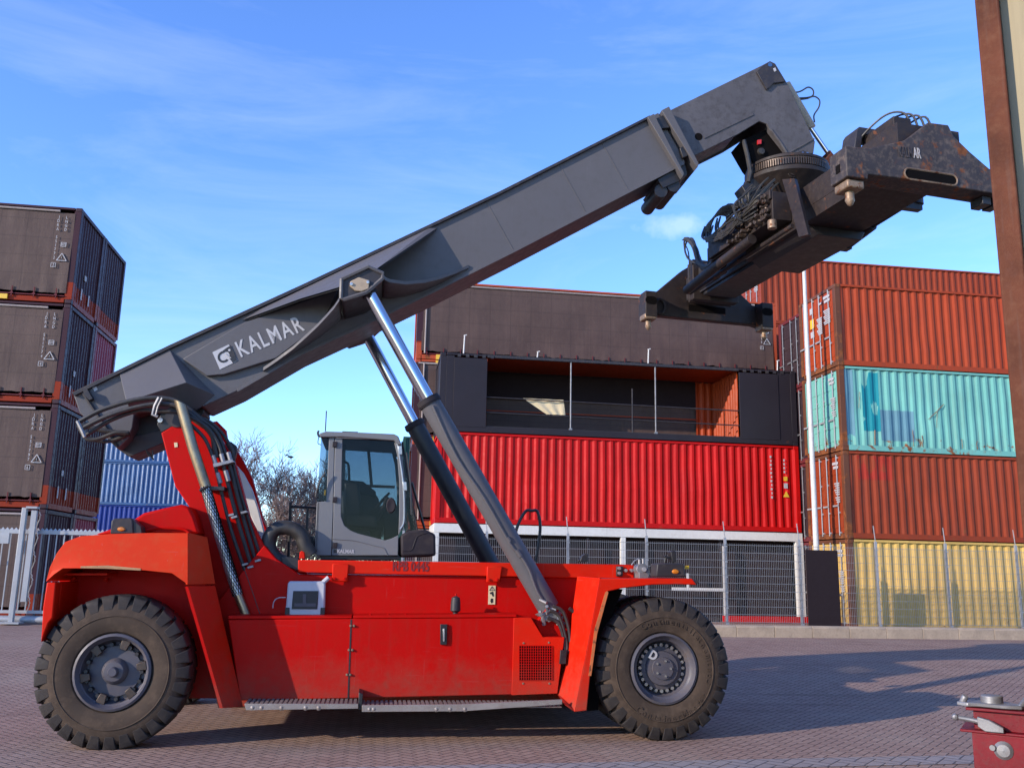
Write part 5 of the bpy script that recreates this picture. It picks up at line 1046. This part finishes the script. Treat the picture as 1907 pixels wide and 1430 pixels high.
for pth in ([(1024, 1136), (1040, 1145), (1050, 1172), (1056, 1205), (1050, 1228)], [(1030, 1128), (1048, 1138), (1058, 1165), (1062, 1195)], [(1020, 1150), (1040, 1160), (1050, 1190), (1052, 1215)], [(1060, 1132), (1078, 1150), (1080, 1180), (1070, 1205), (1056, 1214)]):
    b = MB(); b.tube(spline(PP(pth, .40), 5), .022, 8); part(b, 'foot_hose', 'hose', c1, 0)
b = MB(); b.pix([(1044, 1210), (1056, 1210), (1054, 1236), (1042, 1236)], .34, .40); part(b, 'hose_block', 'black', c1, .004)
b = MB(); b.pix([(998, 1160), (1020, 1130), (1048, 1150), (1052, 1188), (1010, 1188)], .5, .62); part(b, 'cylinder_foot', 'red', RS)
liftcyl(2.95, (676, 610), (773, 793), (930, 1080), 'lift_cylinder')
# ---------------- cab
CV0, CV1 = 1.2, 2.5
b = MB(); b.pix([(594, 807), (607, 803), (660, 804.5), (734, 808), (742, 812), (748, 828), (741, 828), (734, 820), (637, 813.5), (597, 813.5)], CV0 - .05, CV1 + .05); cab = part(b, 'cab', 'cab', RS, .012)
def both(name, mat, pts, t=.05, bev=.006):
    for v in (CV0, CV1 - t): b = MB(); b.pix(pts, v, v + t, v=CV0); part(b, name, mat, cab, bev)
both('rear_pillar', 'cab', [(613, 813), (623, 813), (620, 960), (617, 1034), (588, 1034), (586, 1024), (590, 935), (608, 933)])
both('door_frame', 'cab', [(624, 813), (638, 813.5), (636, 900), (635, 961), (641, 978), (652, 987), (666, 993), (717, 1006), (728, 1003), (742, 996), (741, 1034), (618, 1034), (621, 960)])
both('door_frame', 'cab', [(733.5, 821), (738, 820), (748, 843), (756, 905), (756, 972), (747, 988), (742, 996), (743.5, 960), (744, 900), (739.5, 846)])
for v in (CV0 + .015, CV1 - .03):
    b = MB(); b.pix([(638, 813.5), (734, 820), (740, 846), (744, 900), (743, 996), (728, 1003), (717, 1006), (666, 993), (652, 987), (641, 978), (635, 961), (636, 900)], v, v + .006, v=CV0); part(b, 'door_window', 'glass', cab, 0)
    b = MB(); b.pix([(598, 814), (613, 814), (608, 932), (590, 934)], v, v + .006, v=CV0); part(b, 'quarter_window', 'glass', cab, 0)
b = MB(); b.tube(spline(PP([(626, 815), (700, 817), (732, 819), (738, 824), (742, 840), (751, 905), (752, 968), (745, 985)], CV0 - .015), 5), .011, 6); part(b, 'door_tube', 'steel', cab, 0)
for y in (822, 925, 1010): b = MB(); b.pix([(620, y), (628, y), (627, y + 10), (619, y + 10)], CV0 - .03, CV0); part(b, 'door_hinge', 'plastic', cab, .003)
for x, y in ((741, 830), (750, 897)): b = MB(); b.pix([(x, y), (x + 7, y), (x + 8, y + 16), (x + 1, y + 16)], CV0 - .03, CV0); part(b, 'door_latch', 'steel', cab, .003)
b = MB(); b.tube(PP([(618, 1003), (660, 1006), (715, 1020), (722, 1034)], CV0 - .004), .006, 5); part(b, 'door_crease', 'cab', cab, 0)
b = MB(); add_text(b, 'KALMAR', P3(628, 1029, CV0 - .004), (1, 0, -.02), (0, 0, 1), .065, .002, .002, .85); part(b, 'cab_lettering', 'letter', cab, 0); b = MB(); b.pix([(621, 1023), (627, 1023), (627, 1029), (621, 1029)], CV0 - .006, CV0); part(b, 'cab_emblem', 'black', cab, 0)
u0, zr = P2(586, 1030, CV0); u1 = P2(592, 933, CV0)[0]; b = MB(); b.sheet([P3(586, 1028, CV0), P3(590, 935, CV0), Vector((P2(590, 935, CV0)[0], CV1, P2(590, 935, CV0)[1])), Vector((P2(586, 1028, CV0)[0], CV1, P2(586, 1028, CV0)[1]))], (.04, 0, 0)); part(b, 'rear_panel', 'cab', cab)
a1, a2 = P3(749, 822, CV0), P3(777, 988, CV0); b = MB(); b.sheet([a1 + Vector((0, .02, 0)), a2 + Vector((0, .02, 0)), Vector((a2.x, CV1 - .02, a2.z)), Vector((a1.x, CV1 - .02, a1.z))], (.008, 0, 0)); part(b, 'windscreen', 'glass', cab, 0)
b = MB(); b.sheet([P3(746, 830, CV0 + .02), P3(749, 822, CV0 + .02), P3(777, 988, CV0 + .02), P3(748, 988, CV0 + .02)], (0, .006, 0)); part(b, 'front_quarter_window', 'glass', cab, 0)
b = MB(); b.tube([a1 + Vector((0, .03, 0)), a2 + Vector((0, .03, 0))], .014, 6); b.tube([Vector((a1.x, CV1 - .03, a1.z)), Vector((a2.x, CV1 - .03, a2.z))], .028, 6); part(b, 'windscreen_frame', 'plastic', cab, 0)
b = MB(); q = (P3(792, 990, CV0 + .25), P3(767, 898, CV0 + .05)); b.tube([q[0], q[1]], .017, 6); b.tube(PP([(757, 842), (764, 896), (766, 958)], CV0 - .01), .012, 6); part(b, 'windscreen_wiper', 'black', cab, 0)
b = MB(); b.pix([(746, 996), (760, 988), (775, 986), (793, 986), (811, 994), (812, 1035), (747, 1036)], CV0 - .02, CV1 + .02); nb = part(b, 'cab_nose', 'plastic', cab, .03); b = MB(); b.tube(spline(PP([(750, 1026), (766, 1024), (772, 1010), (778, 998), (795, 992)], CV0 - .022), 4), .006, 5); part(b, 'nose_crease', 'plastic', nb, 0)
b = MB(); b.pix([(596, 1032), (745, 1034), (745, 1042), (596, 1042)], CV0 + .05, CV1 - .05); b.pix([(594, 1022), (742, 1026), (742, 1033), (594, 1033)], CV0 + .06, CV1 - .06); part(b, 'cab_floor', 'black', cab)
# seat, controls, bars inside
b = MB(); b.pix([(642, 955), (700, 960), (704, 985), (642, 980)], 1.6, 2.1); b.pix([(640, 897), (668, 899), (674, 960), (642, 960)], 1.62, 2.08); b.pix([(655, 985), (690, 988), (690, 1030), (652, 1030)], 1.65, 2.05); part(b, 'operator_seat', 'black', cab, .03)
b = MB(); b.pix([(636, 893), (676, 896), (700, 915), (700, 925), (660, 915), (636, 912)], 2.0, 2.15); b.pix([(690, 950), (735, 930), (740, 945), (716, 975), (700, 1028), (690, 1028)], 2.0, 2.4); b.tube(PP([(700, 972), (716, 940), (722, 925)], 1.75), .03, 8); part(b, 'dashboard', 'plastic', cab, .01)
b = MB(); b.pix([(639, 900), (690, 906), (706, 930), (700, 985), (712, 1004), (640, 985)], 2.15, 2.36, v=2.2); b.pix([(712, 950), (742, 946), (742, 996), (716, 1005)], 1.9, 2.3, v=2.0); part(b, 'dark_cab_filler', 'black', cab, .02)  # black boxes added to keep the lower cab window dark
b = MB(); p = P3(712, 932, 1.75); b.tube([p + Vector((.17 * math.cos(a * math.pi / 10) * .5, .19 * math.sin(a * math.pi / 10), .17 * math.cos(a * math.pi / 10) * .6)) for a in range(21)], .014, 6); part(b, 'steering_wheel', 'black', cab, 0)
b = MB(); b.pix([(638, 901), (735, 905), (735, 910), (638, 906)], CV1 - .08, CV1 - .05, v=CV1); b.pix([(640, 814), (668, 815), (668, 838), (640, 838)], 1.9, CV1 - .1, v=CV1); b.tube([P3(686, 836, 2.4), P3(692, 905, 2.4)], .022, 6); b.tube([P3(672, 832, 2.4), P3(735, 836, 2.4)], .02, 6); b.tube(spline(PP([(641, 860), (648, 864), (650, 880), (650, 900)], 2.3), 4), .018, 6); part(b, 'cab_inner_bar', 'black', cab, 0)
b = MB(); q = P3(728, 941, CV0 + .01); b.lathe((0, 0, 0), [(.0, -.012), (.05, -.02), (.06, .0)], 18); b.v = [Vector((p.x + q.x, p.y + q.y, p.z * 1.7 + q.z)) for p in b.v]; part(b, 'door_speaker_vent', 'plastic', cab, 0)
b = MB(); b.tube([P3(606, 803, 1.5), P3(608, 765, 1.5)], .008, 5); part(b, 'antenna', 'black', cab, 0); b = MB(); b.tube(spline(PP([(600, 812), (594, 812), (592, 806), (594, 802)], 1.2), 4), .014, 6); b.tube(spline(PP([(594, 812), (592, 825), (598, 828)], 1.2), 3), .006, 5); part(b, 'roof_camera', 'black', cab, 0)
b = MB(); b.tube(spline(PP([(606, 880), (596, 895), (589, 918), (588, 925), (592, 924)], CV0 - .06), 4), .012, 6); part(b, 'mirror_arm', 'black', cab, 0); b = MB(); b.pix([(604, 912), (607, 912), (606, 922), (603, 922)], CV0 + .1, CV0 + .2); part(b, 'reflector_tag', 'yellow', cab, 0)
# big air hose and handrails behind the cab
b = MB(); b.tube(spline(PP([(532, 1050), (510, 1036), (500, 1012), (508, 990), (526, 982), (548, 986), (562, 998), (568, 1016), (580, 1034)], 1.1), 6), .088, 14); part(b, 'air_hose', 'hose', RS, 0); b = MB(); b.pix([(524, 1036), (556, 1038), (556, 1062), (526, 1052)], .95, 1.2); b.pix([(556, 1000), (582, 998), (590, 1030), (562, 1030)], 1.4, 1.9); part(b, 'hose_flange', 'black', RS, .006)
b = MB(); b.tube(PP([(541, 935), (537, 1040)], 2.6), .022, 6); b.tube(PP([(541, 943), (590, 946)], 2.6), .018, 6); b.tube(PP([(573, 945), (570, 1010)], 2.6), .018, 6); b.tube(PP([(540, 1000), (590, 1003)], 2.6), .016, 6); part(b, 'handrail', 'black', RS, 0)
b = MB(); b.pix([(557, 1040), (558, 1028), (562, 1025), (567, 1028), (568, 1040)], .85, .95); part(b, 'red_knob', 'fender', RS, .008)
# white work lamp box hanging on the side
b = MB(); b.pix([(536, 1085), (540, 1082), (602, 1082), (606, 1086), (604, 1146), (600, 1149), (536, 1149), (531, 1146)], .70, WV - .02); wb = part(b, 'work_box', 'offwhite', RS, .02); b = MB(); b.pix([(546, 1100), (593, 1100), (591, 1134), (543, 1134)], .69, .70); b.pix([(531, 1131), (539, 1131), (539, 1150), (530, 1150)], .685, .75); b.pix([(597, 1131), (605, 1131), (604, 1150), (596, 1150)], .685, .75); part(b, 'box_window', 'black', wb, .004)
b = MB(); b.pix([(564, 1106), (570, 1106), (570, 1126), (564, 1126)], .682, .69); b.pix([(548, 1123), (588, 1123), (588, 1129), (548, 1129)], .684, .69); part(b, 'box_label', 'rim', wb, 0)
b = MB(); b.tube(PP([(600, 1086), (612, 1075)], .74), .028, 8); b.tube(spline(PP([(532, 1112), (518, 1113), (510, 1120), (508, 1132)], .78), 4), .006, 5); part(b, 'box_stub', 'offwhite', wb, 0)
# ---------------- spreader
def sm(): return MB(S3)
b = sm(); b.box(-.50, .36, -3.02, .55, .36, .88); b.box(-.52, .40, -3.0, .55, .345, .36); b.box(-.505, -.50, -2.9, -1.0, .55, .59); bm_ = part(b, 'spreader_beam', 'spread', RS, .01)
b = sm(); b.box(-.34, .30, .55, 3.0, .42, .84); part(b, 'telescopic_beam', 'darkgrey', RS, .01)
b = sm(); b.box(-.46, .40, 2.45, 2.62, .30, 1.02); b.box(-.44, .38, 2.66, 2.72, .30, 1.0); part(b, 'beam_collar', 'spread', RS, .01)
b = sm(); fp = [(-1.27, .43), (-.96, .44), (-.48, .61), (-.36, .70), (-.13, .89), (.15, .90), (.21, .77), (.42, .60), (.68, .42), (.96, .40), (1.26, .41), (1.26, .06), (.98, .08), (.66, .11), (-.52, .13), (-.99, .12), (-1.0, .06), (-1.27, .06)]
b.prism(fp, -3.10, -2.78); ne = part(b, 'end_beam', 'spreadrust', RS, .012)
def capsule(x0, x1, z, r):
    return [(x1 + r * math.cos(R(a)), z + r * math.sin(R(a))) for a in range(-90, 91, 18)] + [(x0 - r * math.cos(R(a)), z - r * math.sin(R(a)) * 1) for a in range(-90, 91, 18)]
p_a, p_b = SY(1693, 324, -3.10), SY(1773, 336, -3.10); cz = (p_a[1] + p_b[1]) / 2; cp = capsule(p_a[0], p_b[0], cz, .055)
b = sm(); b.prism(cp, -3.104, -3.09); part(b, 'slot_shade', 'void', ne, 0); b = sm(); ring = capsule(p_a[0], p_b[0], cz, .066); b.tube([(x, -3.105, z) for x, z in ring + ring[:1]], .012, 5); part(b, 'slot_rim', 'twist', ne, 0)  # black plate on the face stands for the slot's shaded depth
b = MB(); q = SY(1674, 291, -3.106); e = SY(1716, 296, -3.106); o_ = S3(q[0], -3.106, q[1]); xd = S3(e[0], -3.106, e[1] + .005) - o_; nd = S3(0, -4, 0) - S3(0, -3, 0)
yd = nd.cross(xd).normalized()
for txt, f0, mat in (('KALM', 0., 'spreadrust'), ('AR', .66, 'dullletter')):
    b = MB(); v_, f_ = text_geo(txt, .18, .004, .002); x0 = min(p.x for p in v_); x1 = max(p.x for p in v_); k = xd.length * (.62 if f0 == 0 else .34) / (x1 - x0)
    b.add([o_ + xd * f0 + xd.normalized() * ((p.x - x0) * k) + yd * p.y + nd * p.z for p in v_], f_); part(b, 'worn_lettering', mat, ne, 0)
b = sm(); b.prism([(-1.20, .44), (-1.02, .44), (-.42, .98), (-.30, 1.06), (.30, 1.06), (.45, .9), (.98, .46), (1.22, .46), (1.22, .04), (.98, .10), (-.98, .10), (-1.20, .0)], 2.98, 3.14); fe_ = part(b, 'end_beam', 'spread', RS, .012)
b = sm()
for sx in (-1, 1): b.box(sx * 1.13 - .10, sx * 1.13 + .12, 2.74, 2.98, .0, .46)
part(b, 'lock_housing', 'spread', fe_, .012); b = sm()
for sx in (-1, 1): b.prism(capsule(sx * 1.13 - .035, sx * 1.13 + .045, .29, .07), 2.735, 2.742)
b.box(-.30, .42, 2.972, 2.979, .24, .36); part(b, 'lock_opening_shade', 'void', fe_, 0); b = sm()  # black plates paint the shade of openings that are not cut
for q in range(16): w = 2 * math.pi * q / 16; w2 = w + 2 * math.pi / 16; b.tube([(-.86 + .09 * math.cos(w), 2.95, .26 + .13 * math.sin(w)), (-.86 + .09 * math.cos(w2), 2.95, .26 + .13 * math.sin(w2))], .03, 6)
part(b, 'sheave', 'spread', fe_, 0)
for (x, y) in ((-1.13, -2.93), (1.13, -2.93), (-1.13, 2.88), (1.13, 2.88)):
    b = sm(); b.box(x - .11, x + .11, y - .13, y + .13, -.045, .055); tl_ = part(b, 'twist_lock', 'twist', RS, .02); b = sm(); b.lathe((x, y, -.05), [(.0, -.17), (.03, -.15), (.055, -.10), (.05, -.06), (.05, .0)], 12, 'z'); part(b, 'lock_pin', 'twist', tl_, 0)
b = sm(); b.box(-1.275, -1.268, -2.98, -2.90, .16, .26); part(b, 'sight_hole_shade', 'void', ne, 0)  # black plate painted in for a hole's dark inside
# far-left hose bundle, side pipe, machinery on the beam's left side
b = sm(); b.box(-.80, -.505, -.75, 1.15, .50, .92); b.box(-.62, -.505, 1.15, 1.6, .35, .90); b.box(-.86, -.80, .2, 1.1, .52, .88); b.box(-.84, -.80, -.75, .2, .80, .94); mc = part(b, 'valve_housing', 'spread', RS, .01)
b = sm(); rnd = random.Random(9)
for i in range(46):
    y, z = rnd.uniform(-.7, .35), rnd.uniform(.50, .86); r = rnd.uniform(.015, .04); b.cyl((-.80, y, z), (-.80 - rnd.uniform(.05, .13), y + rnd.gauss(0, .02), z), r, 8)
for i in range(10): y, z = rnd.uniform(-.7, .8), rnd.uniform(.5, .8); b.box(-.88, -.80, y, y + rnd.uniform(.05, .14), z, z + rnd.uniform(.05, .12))
part(b, 'hydraulic_valves', 'grime', mc, .004)
b = sm(); b.tube([(-.78, 2.05, .30), (-.80, 1.0, .36), (-.82, -.2, .40)], .075, 12); b.tube([(-.60, 2.3, .34), (-.62, .9, .34), (-.66, -1.0, .32)], .035, 8); part(b, 'side_cylinder', 'spread', RS, .004)
b = MB(); q = [S3(*SX(px, py, x)) for px, py, x in ((1456, 334, -.62), (1479, 332, -.62), (1505, 437, -1.0), (1487, 442, -1.0))]; b.sheet(q, S3(.07, .03, 0) - S3(0, 0, 0)); part(b, 'support_strut', 'spread', RS, .008)
b = sm(); b.lathe((-1.0, -1.05, .28), [(.0, -.06), (.06, -.06), (.06, .06), (.0, .06)], 12, 'z'); part(b, 'strut_bolt', 'twist', RS, .006)
for i in range(13):
    y1 = rnd.uniform(.6, 1.2); z1 = rnd.uniform(.95, 1.1); y2 = rnd.uniform(-.5, .2); z2 = rnd.uniform(.6, .9); b = sm(); b.tube(spline([(-.78, y1 + .2, z1 + .1), (-.95, y1 - .05, z1 - .2), (-.98, (y1 + y2) / 2, rnd.uniform(.6, .85)), (-.93, y2, z2), (-.84, y2 - .1, z2 + .06)], 5), .015, 6); part(b, 'spreader_hose', 'hose', RS, 0)
for i in range(7):
    b = sm(); o = i * .03; b.tube(spline([(-.80, .2 + o * 2, 1.05), (-.9, .5 + o, 1.16 - o * .4), (-.9, .85 + o, 1.06), (-.85, 1.05 + o, .95)], 5), .014, 6); part(b, 'spreader_hose', 'hose', RS, 0)
def SXP(pts, x): return [S3(*SX(px, py, x)) for px, py in pts]
for k, pth in enumerate([[(1376, 380), (1360, 395), (1356, 425), (1348, 452), (1335, 480), (1318, 497), (1302, 488), (1296, 465), (1284, 448), (1276, 446)], [(1380, 385), (1364, 400), (1358, 430), (1350, 458), (1336, 488), (1316, 502), (1299, 490), (1290, 462), (1280, 446), (1274, 452), (1280, 480), (1300, 492)], [(1372, 382), (1352, 384), (1354, 420), (1345, 450), (1330, 490), (1312, 496), (1300, 470), (1290, 445), (1279, 450), (1276, 470), (1290, 492)]]):
    b = MB(); b.tube(spline(SXP(pth, -.70 + k * .06), 4), .042 if k == 0 else .016, 7); part(b, 'cable_bundle', 'hose', RS, 0)
b = MB(); b.tube(spline(SXP([(1274, 452), (1282, 470), (1284, 500), (1284, 520)], -.5), 4), .012, 6); b.tube(spline(SXP([(1286, 444), (1294, 470), (1298, 495)], -.5), 4), .012, 6); b.tube(SXP([(1271, 447), (1290, 444)], -.5), .012, 6); part(b, 'cable_bundle', 'hose', RS, 0)
b = sm(); b.lathe((-.32, 2.4, .62), [(0, 0), (.12, 0), (.13, .02)], 16, 'z'); b.box(-.36, -.34, 1.75, 2.45, .46, .86); part(b, 'beam_cover', 'darkgrey', RS, .006)
# boxes and hose arcs on top of the near end
b = sm(); b.box(-.30, -.05, -2.72, -2.1, .88, 1.14); b.box(-.42, .36, -2.75, -2.55, .88, .95); part(b, 'top_box', 'spread', RS, .01); b = sm(); b.prism([(-.5, .88), (-.44, 1.18), (-.40, 1.24), (-.10, 1.24), (-.06, 1.16), (-.36, 1.14), (-.40, .88)], -2.2, -1.9); part(b, 'top_bracket', 'darkgrey', RS, .01)
for k in range(4):
    b = sm(); x = -.36 + k * .10; b.tube(spline([(x - .05, -2.0, .92), (x, -2.2, 1.12), (x + .16, -2.45, 1.30 - .03 * k), (x + .30, -2.62, 1.26), (x + .33, -2.7, 1.0)], 5), .014, 6); part(b, 'spreader_hose', 'hose', RS, 0)
b = MB(); b.pix([(1381, 346), (1397, 334), (1412, 330), (1418, 345), (1414, 372), (1404, 392), (1390, 386), (1392, 364)], 1.55, 1.85); part(b, 'hose_bracket', 'black', RS, .01)
rnd = random.Random(21)
for i in range(16):
    x0_, y0_ = rnd.uniform(1386, 1440), rnd.uniform(338, 365); x2_, y2_ = rnd.uniform(1368, 1430), rnd.uniform(385, 412); v_ = rnd.uniform(1.15, 1.5)
    b = MB(); b.tube(spline(PP([(x0_ + 12, y0_ - 8), (x0_, y0_ + 4), ((x0_ + x2_) / 2 - 8 + rnd.uniform(-8, 8), (y0_ + y2_) / 2), (x2_, y2_), (x2_ + 14, y2_ + 5)], v_), 4), rnd.choice((.010, .014, .018)), 5); part(b, 'spreader_hose', 'hose', RS, 0)
# stay rod and dampers under the beam
q0, q1, q2 = SX(1572, 462, .64), SX(1626, 421, .64), SX(1706, 371, .64); b = sm(); b.tube([q1, q2], .030, 10); b.tube([q0, q1], .060, 12)
b.lathe(q2, [(.0, -.1), (.09, -.08), (.09, .08), (0, .1)], 12, 'z'); b.box(.30, q2[0] + .05, q2[1] - .05, q2[1] + .05, q2[2] - .03, .36); b.box(.34, q0[0] + .05, q0[1] - .12, q0[1] + .02, q0[2] - .05, .40); part(b, 'stay_rod', 'black', RS, 0)
b = sm(); b.prism([(-.45, .345), (.45, .345), (.38, .22), (-.30, .22)], -1.05, .5); b.box(-.3, .3, .5, 2.4, .36, .42); part(b, 'belly_plate', 'black', RS, .01); b = sm()
for x in (.62, .78): b.box(x, x + .12, -3.02, -2.82, -.0, .10)
part(b, 'guide_block', 'black', RS, .006)

# ================================================================== separate the loose pieces of small repeated parts
def split_loose(names):
    for o in [x for x in bpy.data.objects if x.type == 'MESH' and x.name.split('.')[0] in names]:
        me = o.data; n = len(me.vertices); pa = list(range(n))
        def fd(i):
            while pa[i] != i: pa[i] = pa[pa[i]]; i = pa[i]
            return i
        for p in me.polygons:
            a = fd(p.vertices[0])
            for q in p.vertices[1:]: pa[fd(q)] = a
        grp = {}
        for p in me.polygons: grp.setdefault(fd(p.vertices[0]), []).append(p)
        if len(grp) < 2: continue
        nm = names[o.name.split('.')[0]]; o.name = nm; first = True
        for ps in grp.values():
            mp_, vv, ff_ = {}, [], []
            for p in ps:
                f = []
                for i in p.vertices:
                    if i not in mp_: mp_[i] = len(vv); vv.append(tuple(me.vertices[i].co))
                    f.append(mp_[i])
                ff_.append(f)
            m2 = bpy.data.meshes.new(nm); m2.from_pydata(vv, [], ff_)
            for mt in me.materials: m2.materials.append(mt)
            m2.polygons.foreach_set('use_smooth', [True] * len(m2.polygons)); m2.set_sharp_from_angle(angle=R(38))
            if first: keep = m2; first = False; continue
            q = o.copy(); q.data = m2; COL.objects.link(q)
        o.data = keep
split_loose({'rim_clamp': 'rim_clamp', 'lock_housing': 'lock_housing', 'inner_wall': 'inner_wall', 'wear_pad': 'wear_pad', 'wheel_bolts': 'wheel_bolt', 'bolt_heads': 'bolt_head', 'hydraulic_valves': 'hydraulic_valve',
             'hose_clamp': 'hose_clamp', 'hose_coupling': 'hose_coupling', 'guide_roller': 'guide_roller', 'cover_bolts': 'cover_bolt', 'roof_cleat': 'roof_cleat', 'lock_opening_shade': 'lock_opening_shade', 'guide_block': 'guide_block', 'twist_lock': 'twist_lock', 'lock_rod': 'lock_rod', 'windscreen_frame': 'windscreen_frame', 'latch_bracket': 'latch_bracket'})
